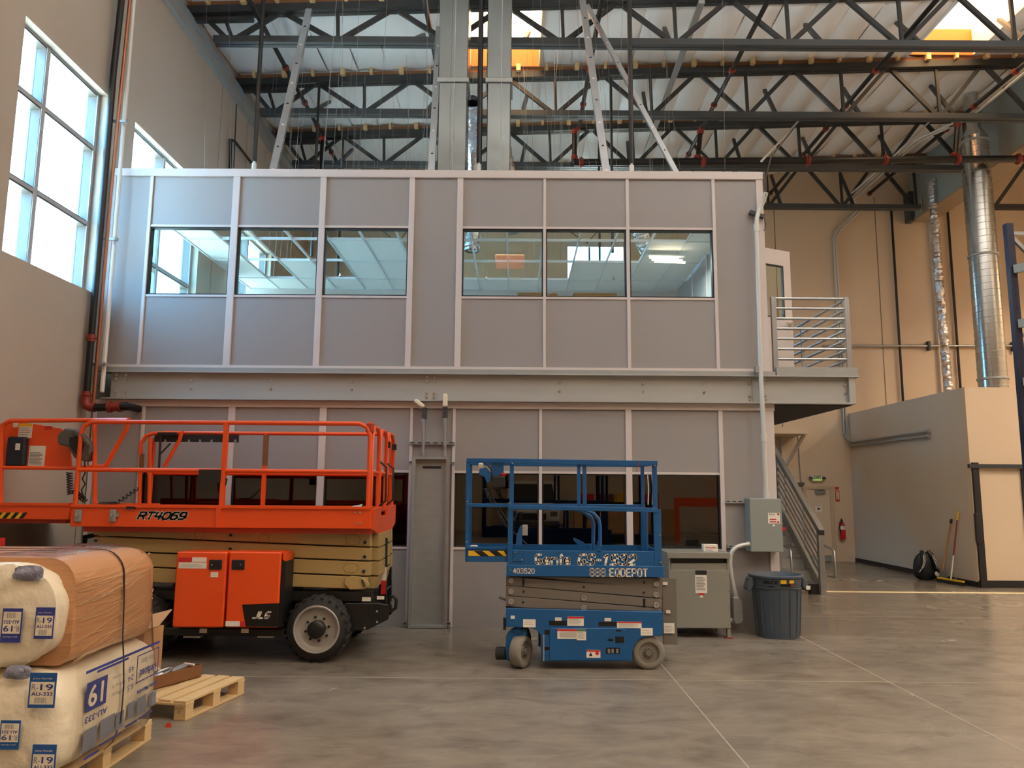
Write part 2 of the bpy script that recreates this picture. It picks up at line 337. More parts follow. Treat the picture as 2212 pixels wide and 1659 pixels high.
# left wall with three window openings
wl = MB(); wins = ((8.03, 9.82), (10.56, 13.0), (14.4, 16.9)); ZS, ZT = 4.25, 7.0
ys = [YR] + [v for w in wins for v in w] + [YB]
for i in range(0, len(ys), 2): wl.box(XL - 0.28, XL, ys[i], ys[i + 1], 0, 10.6)
for a, b in wins: wl.box(XL - 0.28, XL, a, b, 0, ZS).box(XL - 0.28, XL, a, b, ZT, 10.6)
wall_left = wl.build('wall_left', 'wall_paint', kind='structure')
for y in (9.9, 13.6, 15.0, 17.3): B('panel_joint', 'joint_dark', wall_left, XL - 0.01, XL + 0.002, y - 0.008, y + 0.008, 0, 9.5)
for k, (a, b) in enumerate(wins, 1):
    xo, xi = XL - 0.26, XL - 0.12
    w = thing('window_%d' % k, None, None, (xo, (a + b) / 2, ZS), kind='structure')
    yc = (8.66, 11.77, 15.7)[k - 1]
    for y0, y1 in ((a, a + 0.05), (yc - 0.04, yc + 0.04), (b - 0.06, b)): B('frame_upright', 'window_alu', w, xo, xi, y0, y1, ZS, ZT)
    for y0, y1 in ((a, a + 0.05), (yc - 0.035, yc + 0.035), (b - 0.06, b)): B('frame_lit_face', 'window_alu_lit', w, xi, xi + .01, y0, y1, ZS, ZT)  # thin added faces carry the lighter, lit tone of the frame
    zz = (ZS, 5.17, 6.22, ZT); ye = (a + 0.05, yc - 0.04, yc + 0.04, b - 0.06)
    for z in zz:
        t = 0.04
        for i in (0, 2): B('frame_rail', 'window_alu', w, xo, xi, ye[i], ye[i + 1], max(ZS, z - t), min(ZT, z + t))
    for i in (0, 2):
        for j in (0, 1, 2, 3): B('frame_lit_face', 'window_alu_lit', w, xi, xi + .01, ye[i], ye[i + 1], max(ZS, zz[j] - .022), min(ZT, zz[j] + .022))
        for j in range(3): B('glass_pane', 'pane', w, xo + 0.02, xo + 0.028, ye[i], ye[i + 1], zz[j] + 0.02, zz[j + 1] - 0.02)
B('trim_1', 'steel_beam', None, XL, XL + 0.1, 4.0, YB, 9.26, 9.46, kind='structure')
B('trim_2', 'galv_dull', None, XL, XL + 0.16, 4.0, YB, 9.46, 9.50, kind='structure')
# back wall with one high window, exit door opening simply closed by the door
bw = MB(); bx0, bx1, bz0, bz1 = 1.37, 2.85, 7.3, 8.38
bw.box(XL, bx0, YB, YB + 0.25, 0, 12).box(bx1, XR, YB, YB + 0.25, 0, 12).box(bx0, bx1, YB, YB + 0.25, 0, bz0).box(bx0, bx1, YB, YB + 0.25, bz1, 12)
wall_back = bw.build('wall_back', 'wall_beige', kind='structure')
w4 = thing('window_4', None, None, (2.1, YB, bz0), kind='structure')
B('glass_pane', 'pane', w4, bx0, bx1, YB + 0.12, YB + 0.13, bz0, bz1); B('frame_upright', 'steel_grey', w4, 1.93, 1.98, YB + 0.08, YB + 0.14, bz0, bz1)
B('window_shade', 'panel_trim', w4, bx0, bx1, YB + 0.03, YB + 0.05, 8.17, bz1)
for x in (9.6, 6.9, 12.3): B('panel_joint', 'joint_dark', wall_back, x - 0.012, x + 0.012, YB - 0.004, YB + 0.01, 0, 9.6)
B('wall_right', 'wall_beige', None, XR, XR + 0.2, YR, YB, 0, 12, kind='structure')
B('wall_rear', 'wall_beige', None, XL, XR, YR - 0.2, YR, 0, 12, kind='structure')
# roof deck, and white insulation sheets hung bay by bay below it
ceil_o = MB().add([(XL - .3, YR, zceil(XL) + .62), (XR, YR, zceil(XR) + .62), (XR, YB, zceil(XR) + .62), (XL - .3, YB, zceil(XL) + .62)], [(0, 1, 2, 3)]).build('ceiling', 'wood', kind='structure')
TY = (11.95, 14.25, 16.55, 18.8)
SKY = ((-0.92, 0.42, 12.3, 14.1), (7.68, 8.95, 11.98, 14.1), (-0.75, 0.3, -8.0, -6.2), (7.6, 8.9, -8, -6.2))
bays = [(9.65, 11.95), (11.95, 14.25), (14.25, 16.55), (16.55, 18.8), (18.8, 19.8)]
rnd = random.Random(3)
edges = [-5.55 + 0.6 * i for i in range(36)]
for ya, yb in bays:
    for i in range(35):
        x0, x1 = edges[i], edges[i + 1]; cut = None
        for sx0, sx1, sy0, sy1 in SKY:
            if sy0 >= ya - .2 and sy1 <= yb + .2:
                if x1 > sx0 and x0 < sx0: x1 = sx0
                if x0 < sx1 and x1 > sx1: x0 = sx1
                if x0 >= sx0 - .01 and x1 <= sx1 + .01: cut = 1
        if cut or x1 - x0 < 0.03: continue
        ph = rnd.random() * 6; dep = 0.025 + 0.055 * max(0, min(1, (x0 - 0.5) / 4)); tw = rnd.uniform(-.02, .02)
        def fn(u, v, x0=x0, x1=x1, ph=ph, dep=dep, tw=tw):
            x = x0 + (x1 - x0) * u; y = ya + 0.03 + (yb - ya - 0.06) * v
            z = zceil(x) - dep * sin(pi * u) ** 0.7 - 0.03 * sin(pi * v) + 0.012 * sin(5 * v + ph + 3 * u) + tw * (u - .5)
            z += 0.10 * max(0, 1 - v / 0.10) ** 1.3 + (0.05 * abs(sin(pi * u))) * max(0, 1 - (1 - v) / 0.05)
            return (x, y, z)
        grid('insulation_sheet', 'insulation', ceil_o, fn, 4, 9)
def plain(x0, x1, y0, y1):
    MB().add([(x0, y0, zceil(x0)), (x1, y0, zceil(x1)), (x1, y1, zceil(x1)), (x0, y1, zceil(x0))], [(0, 1, 2, 3)]).build('insulation_sheet', 'insulation', ceil_o)
plain(XL, XR, -6.1, 9.65); plain(XL, XR, YR, -8.1); plain(XL, -0.8, -8.1, -6.1); plain(0.35, 7.55, -8.1, -6.1); plain(8.95, XR, -8.1, -6.1)
for k, (x0, x1, y0, y1) in enumerate(SKY):
    s = thing('skylight', None, 'skylight', ((x0 + x1) / 2, (y0 + y1) / 2, zceil(x0)))
    s['label'] = ('glowing roof skylight behind the two tall galvanized ducts', 'glowing roof skylight at the top right, orange along its lower edge', 'roof skylight behind the camera above the hall, nearer the left wall', 'roof skylight behind the camera above the hall, nearer the right wall')[k]
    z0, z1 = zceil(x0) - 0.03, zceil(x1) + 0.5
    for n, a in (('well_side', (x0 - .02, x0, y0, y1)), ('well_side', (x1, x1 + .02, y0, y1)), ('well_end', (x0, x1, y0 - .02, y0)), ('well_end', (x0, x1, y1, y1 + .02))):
        B(n, 'well_glow' if n == 'well_end' else 'well_side', s, a[0], a[1], a[2], a[3], z0, z1)
    B('lens', 'skylight', s, x0, x1, y0, y1, z1 - .03, z1)

# ================================================================ ROOF STEEL
nb = [-4.8] + [-3.03 + 1.885 * i for i in range(8)]; ntp = [-3.97 + 1.884 * i for i in range(8)]
def ztop(x): return 9.575 + 0.034 * (x + 5.57)
lab = ('dark steel roof truss nearest the camera, crossing the top edge of the photo', 'second dark roof truss from the camera, at the lower end of the skylights', 'third dark roof truss from the camera, just above the long sprinkler main', 'rearmost dark roof truss near the beige back wall, mostly behind the office')
for k, Y in enumerate(TY):
    zb = 9.16 - 0.05 * k + (0.03 if k == 0 else 0); xe = 10.25 if k > 1 else 11.4
    t = thing('roof_truss', lab[k], 'truss', (2, Y, zb), 'dark roof trusses')
    for s, n in ((-1, 'top_chord'), (1, 'top_chord')):
        MB().bar((XL + .03, Y + s * .055, ztop(XL) + .07), (xe + .3, Y + s * .055, ztop(xe + .3) + .07), 0.09, 0.13).build(n, 'truss_steel', t)
        MB().bar((-5.07, Y + s * .05, zb - .06), (xe, Y + s * .05, zb - .09), 0.08, 0.11).build('bottom_chord', 'steel_grey', t)
    MB().bar((XL + .05, Y, ztop(XL) + .175), (xe + .3, Y, ztop(xe + .3) + .175), 0.16, 0.08).build('nailer', 'wood_dark', t)
    MB().bar((-5.5, Y, 9.50), (-4.45, Y, 9.53), 0.1, 0.06).build('end_seat', 'truss_steel', t)
    seq = [(-5.35, 1)]
    for i in range(len(nb)):
        seq.append((nb[i], 0))
        if i < len(ntp): seq.append((ntp[i], 1))
    for (xa, ua), (xb, ub) in zip(seq, seq[1:]):
        if xb > xe + .2: break
        o = 0.08 if ua else -0.08
        pa = (xa + 0.07, Y, ztop(xa) if ua else zb - .02); pb = (xb - 0.07, Y, ztop(xb) if ub else zb - .02)
        MB().bar(pa, pb, 0.06, 0.075).build('web_diagonal', 'truss_steel', t)
    for x in nb:
        if x < xe: MB().bar((x - (.15 if x < -4 else 0), Y, ztop(x)), (x + .02, Y, zb - .02), 0.05, 0.055).build('web_vertical', 'truss_steel', t)
    for x in (-4.05, -1.8, 0.1, 2.55, 5.1, 6.75, 8.6):
        if Y > 18 and x < 5: continue
        MB().bar((x, Y + .06, zb), (x + .1, Y + .95, zceil(x) - .1), 0.07, 0.06).build('kicker_brace', 'steel_grey', t)
    if k < 4:
        j = 0; x = -5.2
        while x < xe - .2:
            big = j % 2
            for s in (-1, 1):
                w_, h_ = (.085, .10) if big else (.05, .075)
                B('joist_block', 'wood_pale', t, x + (.06 if s > 0 else 0), x + w_ + (.06 if s > 0 else 0), Y + s * .13 - .05, Y + s * .13 + .05, zceil(x) - .10 - h_ * .5, zceil(x) - .02)
            x += 0.575; j += 1
# right-hand bay truss beyond the girder
t = thing('roof_truss', 'short dark roof truss right of the spiral duct at the right edge', 'truss', (13, 18.8, 8.9), 'dark roof trusses')
for s in (-1, 1):
    MB().bar((11.5, 18.8 + s * .05, 8.95), (15.9, 18.8 + s * .05, 8.95), 0.08, 0.11).build('bottom_chord', 'truss_steel', t)
    MB().bar((11.1, 18.8 + s * .05, 10.15), (15.9, 18.8 + s * .05, 10.3), 0.08, 0.13).build('top_chord', 'truss_steel', t)
for a, b in (((11.2, 10.1), (12.1, 9.0)), ((12.2, 9.0), (13.1, 10.2)), ((13.2, 10.2), (14.1, 9.0)), ((14.2, 9.0), (15.2, 10.2))):
    MB().bar((a[0], 18.8, a[1]), (b[0], 18.8, b[1]), 0.06, 0.075).build('web_diagonal', 'truss_steel', t)
M('frame_dull', (150, 132, 108), 0.6)
# girder along the hall at x = 10.5
g = thing('roof_girder', 'big grey box girder running overhead beside the spiral duct', 'girder', (10.77, 15, 8.83))
B('web_panel', 'box_grey', g, 10.48, 11.07, 8.0, 19.6, 8.9, 10.35); B('bottom_flange', 'frame_dull', g, 10.46, 11.0, 8.0, 19.6, 8.83, 8.9)
B('end_bracket', 'steel_grey', g, 10.36, 10.5, 19.45, 19.75, 8.83, 9.62)
B('hanger_strip', 'galv', g, 10.468, 10.48, 19.05, 19.15, 8.9, 9.4)

# ---------------------------------------------------------------- sprinkler pipes
def couple(mb, p, ax, r, l=0.09):
    a = Vector(ax).normalized(); p = Vector(p)
    mb.cyl(p - a * l / 2, p + a * l / 2, r * 1.25, 10); mb.cyl(p - a * l * .12, p + a * l * .12, r * 1.55, 10); return mb
def pipe_thing(name, label, pts, r, mat, joints, cat='pipe', group=None, n=8):
    t = thing(name, label, cat, pts[0], group)
    MB().tube(pts, r, n).build('pipe_run', mat, t, smooth=40)
    for p, ax in joints: couple(MB(), p, ax, r).build('coupling', 'coupling', t, smooth=40)
    return t
bl = ((-4.3, 'leftmost'), (-1.49, 'second from left'), (1.33, 'third from left'), (3.97, 'fourth from left'), (6.62, 'fifth from left'), (9.2, 'rightmost'))
for x, s in bl:
    y1 = 19.2 if x > 5 else 17.9
    pipe_thing('sprinkler_branch', 'black sprinkler branch pipe under the roof, %s of six' % s, [(x, 10.0, 9.45), (x, y1, 9.45)], 0.042, 'pipe_black',
               [((x, yy, 9.45), (0, 1, 0)) for yy in (13.3, 14.6, 15.6, 16.9, y1) if yy <= y1], group='sprinkler branch pipes')
YM = 15.15; m0, m1 = at3(1240, 351, YM), at3(2250, 343, YM)
pipe_thing('sprinkler_main', 'thick black sprinkler main with red couplings across the right half', [m0, m1 + (m1 - m0) * .3], 0.075, 'pipe_black',
           [(m0.lerp(m1, f), (1, 0, 0)) for f in (.015, .276, .50, .665, .82, .95)], n=12)
for px, y0, y1, l in ((697, 300, 375, 'black riser pipe with red tee behind the office roof, far left'), (1241, 285, 350, 'short black riser between sprinkler main and third branch pipe'), (1513, 285, 350, 'short black riser above the main, centre right of photo'), (2068, 270, 345, 'short black riser above the main near the spiral duct')):
    a, b = at3(px, y0, YM), at3(px - (6 if px > 1500 else 0), y1, YM)
    if px < 1000: b.z = 6.0
    pipe_thing('riser_nipple', l, [b, a], 0.05, 'pipe_black', [(a, (0, 0, 1)), (b + Vector((0, 0, .1)), (0, 0, 1))])
for x, y, dx, l in ((-4.3, 13.8, .5, 'black gooseneck sprinkler drop behind the left unistrut brace'), (-4.3, 16.0, .47, 'smaller black gooseneck drop right of the left riser'), (1.33, 13.5, .42, 'black gooseneck drop beside the V-shaped braces'), (1.33, 15.6, .42, 'rear black gooseneck drop below the V-shaped braces')):
    z = 9.42
    pipe_thing('sprinkler_drop', l, [(x, y, z), (x + dx - .05, y, z + .02), (x + dx, y, z - .04), (x + dx, y, 6.0)], 0.026, 'pipe_black', [])
for x, r, l in ((-3.92, .034, 'black vertical drop pipe with chrome end above the second office panel'), (-0.564, .04, 'black vertical drop pipe between the two galvanized ducts'), (1.71, .036, 'black vertical drop pipe right of the V-shaped braces')):
    t = pipe_thing('drop_pipe', l, [(x, 10.9, 6.55), (x, 10.9, 9.9)], r, 'pipe_black', [], group='vertical drop pipes')
    MB().cyl((x, 10.9, 6.0), (x, 10.9, 6.55), .02, 8).cyl((x, 10.9, 6.42), (x, 10.9, 6.52), .036, 8).build('flexible_end', 'pvc', t, smooth=40)
# ---------------------------------------------------------------- strut braces, hanger wires, flue ducts
def strut(name, label, p, q, w, d, group=None):
    t = thing(name, label, 'brace', p, group); p, q = Vector(p), Vector(q)
    MB().bar(p, q, w, d, up=(0, 1, 0)).build('channel', 'galv', t)
    n = int((q - p).length / 0.45)
    for i in range(1, n):
        c = p.lerp(q, i / n); a = (q - p).normalized(); f = Vector((0, -d / 2 - .001, 0))
        MB().cyl(c + f, c + f + Vector((0, -.003, 0)), w * .2, 8).build('slot_hole', 'white_label' if i % 2 else 'gasket', t)
    B('foot_plate', 'galv', t, p.x - .1, p.x + .1, p.y - .1, p.y + .1, p.z - .02, p.z); return t
def foot(px, py, Y, z): x, _ = at(px, py, Y); return (x, Y, z)
a = at3(590, 362, 10.3); b = at3(668, 22, 11.8)
strut('strut_brace', 'leaning galvanized strut brace left of the ducts, standing on the office roof', (a.x - .05, 10.3, 5.80), b, .105, .06, 'strut braces on the office roof')
a = at3(930, 362, 10.6); b = at3(949, 60, 11.8); strut('strut_brace', 'galvanized strut brace mostly hidden behind the left duct', (a.x, 10.6, 5.80), b, .10, .06, 'strut braces on the office roof')
a = at3(1313, 367, 10.3); b = at3(1258, 2, 11.8); strut('strut_brace', 'steep left leg of the V-shaped galvanized braces', (a.x + .02, 10.3, 5.80), b, .105, .06, 'strut braces on the office roof')
a = at3(1478, 368, 10.4); b = at3(1268, 12, 11.8); strut('strut_brace', 'slanted right leg of the V-shaped galvanized braces', (a.x + .08, 10.4, 5.80), b, .07, .05, 'strut braces on the office roof')
t = thing('ceiling_strut', 'long grey strut running front to back under the roof, right of the V braces', 'brace', (3.06, 14, 9.5)); MB().bar((3.03, 11.7, 9.72), (3.08, 19.0, 9.72), .1, .06).build('channel', 'galv_dull', t)
hw = MB(); r2 = random.Random(11)
for i in range(70):
    x = r2.uniform(-4.9, 3.1); y = r2.uniform(10.6, 15.0); lean = r2.uniform(-.35, .35) if r2.random() < .6 else 0
    hw.tube([(x, y, 5.78), (x + lean, y + r2.uniform(0, .4), 9.75)], .0022, 3)
hw.build('hanger_wires', 'galv_dull', label='dozens of thin pale hanger wires between roof and office ceiling', cat='wires', kind='stuff')
M('duct_steel', (112, 116, 115), 0.22, 1.0, noise=(1.5, 0.3, (1, 1, 0.8)), bump=(1.8, 0.9, (1, 1, .7)))
for x0, x1, l in ((-1.19, -0.745, 'left galvanized flue duct rising from the office roof, showing its side'), (-0.462, -0.09, 'right galvanized flue duct in front of the skylight')):
    t = thing('flue_duct', l, 'duct', ((x0 + x1) / 2, 10.95, 5.8), 'rectangular galvanized ducts')
    Y0, Y1 = 10.8, 11.3; zj = 7.78
    B('lower_section', 'duct_steel', t, x0 + .01, x1 - .01, Y0, Y1, 5.78, zj, bev=.012); B('upper_section', 'duct_steel', t, x0, x1, Y0 - .01, Y1 + .01, zj + .06, zceil(0) + .3, bev=.012)
    B('joint_collar', 'galv_dull', t, x0 - .015, x1 + .015, Y0 - .025, Y1 + .02, zj - .005, zj + .06)
    xs = x0 + (x1 - x0) * (.55 if x0 < -1 else .6)
    B('standing_seam', 'galv_dull', t, xs - .006, xs + .006, Y0 - .018, Y0, 5.78, zceil(0) + .3)

lp = thing('wall_pipe_bracket', 'thin black pipe loop on the left wall above the office roof', 'pipe', (-5.5, 14, 6))
MB().tube([atX0(497, 366, -5.5), atX0(498, 303, -5.5), atX0(506, 304, -5.48), atX0(548, 358, -5.45)], .03, 8).build('pipe_run', 'pipe_black', lp, smooth=50); MB().tube([atX0(505, 362, -5.53), atX0(511, 226, -5.53)], .012, 6).build('wall_conduit', 'steel_grey', lp, smooth=50)

# ================================================================ THE TWO-STOREY OFFICE
YU = 10.0
up = thing('upper_office', 'grey panelled upper office storey with six windows on a steel floor', 'office', (-1.1, YU, 3.3))
cols = [(-5.46, -4.994), (-4.951, -3.860), (-3.767, -2.671), (-2.591, -1.458), (-1.384, -0.806), (-0.726, 0.362), (0.399, 1.480), (1.523, 2.647), (2.689, 3.25)]
winc = (1, 2, 3, 5, 6, 7)
def wall_front(root, Y, cols, winc, zlo, zw0, zw1, zhi, pane, end):
    for i, (a, b) in enumerate(cols):
        if i in winc:
            B('wall_panel', 'panel', root, a, b, Y, Y + .06, zw1 + .03, zhi); B('wall_panel', 'panel', root, a, b, Y, Y + .06, zlo, zw0 - .03)
            B('window_head', 'panel_trim', root, a, b, Y - .012, Y + .08, zw1, zw1 + .03); B('window_sill', 'panel_trim', root, a, b, Y - .012, Y + .08, zw0 - .03, zw0)
            f = MB(); g = .018
            f.box(a, b, Y + .004, Y + .08, zw1 - g, zw1).box(a, b, Y + .004, Y + .08, zw0, zw0 + g).box(a, a + g, Y + .004, Y + .08, zw0, zw1).box(b - g, b, Y + .004, Y + .08, zw0, zw1)
            f = f.build('window_gasket', 'gasket', root)
            B('window_pane', pane, f, a + g, b - g, Y + .04, Y + .046, zw0 + g, zw1 - g)
        else: B('wall_panel', 'panel', root, a, b, Y, Y + .06, zlo, zhi)
        nx = cols[i + 1][0] if i + 1 < len(cols) else end
        B('mullion', 'panel_trim', root, b, nx, Y - .022, Y + .08, zlo - .01, zhi + .005, bev=.003)
    B('mullion', 'panel_trim', root, cols[0][0] - .045, cols[0][0], Y - .02, Y + .08, zlo, zhi)
wall_front(up, YU, cols, winc, 3.325, 4.275, 5.215, 5.925, 'pane', 3.34)
B('top_cap', 'panel_trim', up, -5.51, 3.345, YU - .03, YU + .1, 5.925, 6.035, bev=.004)
B('base_track', 'panel_trim', up, -5.51, 3.345, YU - .025, YU + .08, 3.285, 3.322)
# shell behind the windows: end wall with a doorway, back partition, floor
B('end_wall', 'panel', up, 3.28, 3.34, 11.95, 15.2, 3.29, 6.0); B('end_wall', 'panel', up, 3.28, 3.34, YU + .08, 11.0, 3.29, 6.0); B('end_wall', 'panel', up, 3.28, 3.34, 11.0, 11.95, 5.36, 6.0)
for y in (12.8, 13.9): B('mullion', 'panel_trim', up, 3.262, 3.28, y - .02, y + .02, 3.3, 5.75)
B('back_partition', 'panel_trim', up, -5.5, 3.28, 15.2, 15.26, 3.29, 6.0); B('office_floor', 'frame_white', up, -5.5, 3.3, YU + .02, 15.26, 3.25, 3.29)
# suspended ceiling: T-bars and the tiles that are in place
ZC = 5.75; gx0 = -5.41; gy = (10.09, 10.92, 12.09, 13.26, 14.43, 15.2); nx = 15
gx = [gx0 + .5845 * i for i in range(nx + 1)]
miss = {(1, 1), (2, 1), (1, 2), (2, 2), (3, 1), (3, 2), (4, 1), (5, 0), (5, 1), (6, 1), (6, 2), (7, 1), (6, 3), (7, 2), (7, 3), (8, 1), (8, 2), (9, 2), (9, 1), (10, 2), (10, 1), (11, 2), (10, 3), (11, 1), (12, 1), (9, 3), (8, 3), (12, 2), (3, 3), (1, 3), (13, 1)}
for i in range(nx + 1): B('ceiling_bar', 'frame_white', up, gx[i] - .012, gx[i] + .012, gy[0], 15.2, ZC - .012, ZC + .03)
for y in gy[1:]: B('ceiling_bar', 'frame_white', up, gx[0], 3.27, y - .012, y + .012, ZC - .012, ZC + .03)
for i in range(nx):
    for j in range(5):
        if (i, j) not in miss: B('ceiling_tile', 'ceiling_tile', up, gx[i] + .012, min(3.27, gx[i + 1]) - .012, gy[j] + .012, gy[j + 1] - .012, ZC, ZC + .015)
for px, py in ((433, 591), (735, 591), (1050, 597), (1325, 597)):
    d = _r2 * ((px - 1106) / FPX) + _u2 * ((829.5 - py) / FPX) + _f; k = (ZC - CAM_H) / d.z; x, y = d.x * k, d.y * k
    MB().cyl((x, y, ZC - .05), (x, y, ZC), .018, 8).cyl((x, y, ZC - .06), (x, y, ZC - .05), .035, 8).build('sprinkler_head', 'chrome', up, smooth=40)
for x0, x1 in ((-4.15, -3.2), (2.0, 2.85)):
    lv = MB().box(x0, x1, 15.17, 15.2, 4.3, 5.62).build('vent_grille', 'gasket', up)
    n = 16
    for i in range(n):
        x = x0 + .05 + (x1 - x0 - .1) * i / (n - 1); B('louvre', 'panel_trim', lv, x - .016, x + .016, 15.14, 15.17, 4.34, 5.58)
for x0, x1, zt, l in ((0.02, .47, 4.535, 'brown cardboard box behind the fourth upper window'), (.48, .60, 4.525, 'narrow brown carton between the fourth and fifth upper windows'), (.83, 1.45, 4.535, 'brown cardboard box behind the fifth upper window')):
    t = thing('cardboard_box', l, 'box', ((x0 + x1) / 2, 11.0, 3.29), 'boxes inside the upper office')
    B('carton', 'cardboard', t, x0, x1, 10.75, 11.3, 3.29, zt, bev=.01); B('packing_tape', 'kraft', t, (x0 + x1) / 2 - .03, (x0 + x1) / 2 + .03, 10.746, 10.75, 3.4, zt)
# things above the open ceiling seen through the windows
def flexduct(name, label, pts, r, mat='foil', N=40, jit=.07):
    P = []; rj = random.Random(len(label))
    pts = [Vector(p) for p in pts]
    for i in range(N + 1):
        s = i / N * (len(pts) - 1); k = min(int(s), len(pts) - 2); f = s - k
        p0 = pts[max(k - 1, 0)]; p1, p2 = pts[k], pts[k + 1]; p3 = pts[min(k + 2, len(pts) - 1)]
        P.append(0.5 * ((2 * p1) + (p2 - p0) * f + (2 * p0 - 5 * p1 + 4 * p2 - p3) * f * f + (3 * p1 - p0 - 3 * p2 + p3) * f ** 3))
    mb = MB(); m = 12
    for i, p in enumerate(P):
        tn = (P[min(i + 1, N)] - P[max(i - 1, 0)]).normalized(); x = tn.cross(Vector((0.3, 1, .2))).normalized(); y = tn.cross(x); rr = r * (1 + .07 * (i % 2) - .04 * ((i * 7) % 3))
        mb.v += [tuple(p + (x * cos(2 * pi * j / m) + y * sin(2 * pi * j / m)) * rr * (1 + rj.uniform(-jit, jit))) for j in range(m)]
    for i in range(N):
        for j in range(m): mb.f.append((i * m + j, i * m + (j + 1) % m, (i + 1) * m + (j + 1) % m, (i + 1) * m + j))
    return mb.build(name, mat, label=label, cat='duct', smooth=30)
flexduct('flexible_duct', 'foil flexible duct inside the upper office, left in the fourth window', [(-.78, 13.0, 5.86), (-.74, 13.0, 6.6), (-.76, 12.6, 7.6), (-.72, 11.6, 7.9)], .13)
flexduct('flexible_duct', 'foil flexible duct inside the upper office, centre of the fourth window', [(-.05, 13.4, 6.35), (-.1, 13.4, 6.9), (-.25, 12.6, 7.7)], .14)
flexduct('flexible_duct', 'slanting foil flexible duct seen through the sixth upper window', [(2.55, 13.9, 5.95), (2.3, 13.6, 6.4), (2.0, 13.2, 7.2)], .15)
for x0, y0, x1, y1, l in ((-4.3, 12.4, -3.0, 11.9, 'thin dark cable looped above the second upper window ceiling'), (-2.6, 12.0, -1.7, 12.9, 'thin dark cable looped above the third upper window ceiling'), (.5, 12.3, 1.7, 12.8, 'thin dark cable sagging above the fifth upper window ceiling')):
    MB().tube([(x0, y0, 6.35), (x0 + (x1 - x0) * .3, y0, 6.0), (x0 + (x1 - x0) * .6, y1, 5.95), (x1, y1, 6.5)], .008, 5).build('loose_cable', 'gasket', label=l, cat='cable')
# steel floor beam with bolts
bm_ = thing('floor_beam', 'long bolted steel channel beam between the two office storeys', 'beam', (-.4, 10, 2.86))
B('web_plate', 'steel_beam', bm_, -5.33, 4.44, 10.02, 10.05, 2.88, 3.215); B('top_flange', 'steel_beam', bm_, -5.42, 4.50, 9.93, 10.2, 3.215, 3.232); B('bottom_flange', 'steel_beam', bm_, -5.42, 4.44, 9.94, 10.05, 2.862, 2.882)
B('floor_edge', 'galv_dull', bm_, -5.52, 3.40, 9.955, 10.2, 3.232, 3.285)
B('end_plate', 'steel_beam', bm_, 4.36, 4.44, 9.96, 10.02, 2.88, 3.215); B('splice_plate', 'galv_dull', bm_, 3.11, 3.24, 10.008, 10.02, 2.885, 3.21)
def bolt(x, z, y=10.02): MB().cyl((x, y, z), (x, y - .012, z), .017, 8).cyl((x, y - .012, z), (x, y - .024, z), .010, 6).build('bolt', 'chrome', bm_, smooth=40)
for x in (-5.26, -5.13, -1.165, -1.065, 3.075, 3.275):
    for z in (3.185, 3.13, 2.965, 2.91): bolt(x, z)
for x in (-4.27, -3.22, -2.15, .58, 1.68, 2.5 - .02, 4.33):
    for z in (3.12, 3.01): bolt(x, z)
# lower storey
YL = 10.05
lo = thing('lower_office', 'grey panelled lower office storey with dark reflecting windows', 'office', (-1.1, YL, 0))
colsL = [(-5.5, -4.90), (-4.86, -3.765), (-3.675, -2.565), (-2.475, -1.376), (-1.336, -0.818), (-0.778, 0.314), (0.354, 1.444), (1.524, 2.66), (2.715, 3.27)]
wall_front(lo, YL, colsL, (1, 2, 3, 5, 6, 7), 0.0, 0.99, 1.935, 2.775, 'pane_dark', 3.385)
B('head_track', 'panel_trim', lo, -5.52, 3.395, YL - .028, YL + .1, 2.775, 2.86)
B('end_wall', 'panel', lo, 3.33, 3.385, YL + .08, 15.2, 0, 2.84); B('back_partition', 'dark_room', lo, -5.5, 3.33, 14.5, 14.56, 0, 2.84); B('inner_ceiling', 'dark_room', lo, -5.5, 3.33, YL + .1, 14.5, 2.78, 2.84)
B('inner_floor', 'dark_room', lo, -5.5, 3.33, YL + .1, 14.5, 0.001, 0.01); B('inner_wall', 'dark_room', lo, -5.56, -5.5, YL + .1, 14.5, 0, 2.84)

# ================================================================ LANDING, DOOR, STAIRS
ld = thing('stair_landing', 'galvanized landing with seven-rail guard beside the upper office', 'landing', (3.9, 10.6, 2.84))
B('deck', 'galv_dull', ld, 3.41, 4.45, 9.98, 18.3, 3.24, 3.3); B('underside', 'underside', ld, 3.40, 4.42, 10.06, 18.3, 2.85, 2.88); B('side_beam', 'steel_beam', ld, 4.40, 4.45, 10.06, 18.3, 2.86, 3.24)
B('toe_plate', 'galv_dull', ld, 3.42, 4.475, 9.95, 9.98, 3.235, 3.345)
for x in (3.43, 4.40): B('guard_post', 'galv', ld, x - .03, x + .03, 9.99, 10.05, 3.3, 4.3)
for y in (11.6, 13.3, 15.0, 16.7, 18.2): B('guard_post', 'galv', ld, 4.385, 4.425, y, y + .04, 3.3, 4.29)
for i in range(7):
    z = 4.28 - .1365 * i
    MB().cyl((3.45, 10.02, z), (4.4, 10.02, z), .019, 8).build('guard_rail', 'galv', ld, smooth=40)
    MB().cyl((4.405, 10.05, z), (4.405, 18.2, z), .019, 8).build('guard_rail', 'galv', ld, smooth=40)
hx, hy, ex, ey = 3.36, 11.0, 4.18, 11.38
dr = thing('open_door', 'pale office door with a glass panel standing open on the landing', 'door', (hx, hy, 3.31))
ux, uy = (ex - hx), (ey - hy); L_ = sqrt(ux * ux + uy * uy); ux /= L_; uy /= L_
def dbox(name, mat, a, b, z0, z1, t0, t1, par=dr):
    P = [(hx + ux * s - uy * t, hy + uy * s + ux * t) for s, t in ((a, t0), (b, t0), (b, t1), (a, t1))]
    return MB().prism(P, z0, z1, 'xy').build(name, mat, par)
dbox('stile', 'panel_trim', 0, .14, 3.31, 5.36, 0, .045); dbox('stile', 'panel_trim', L_ - .14, L_, 3.31, 5.36, 0, .045)
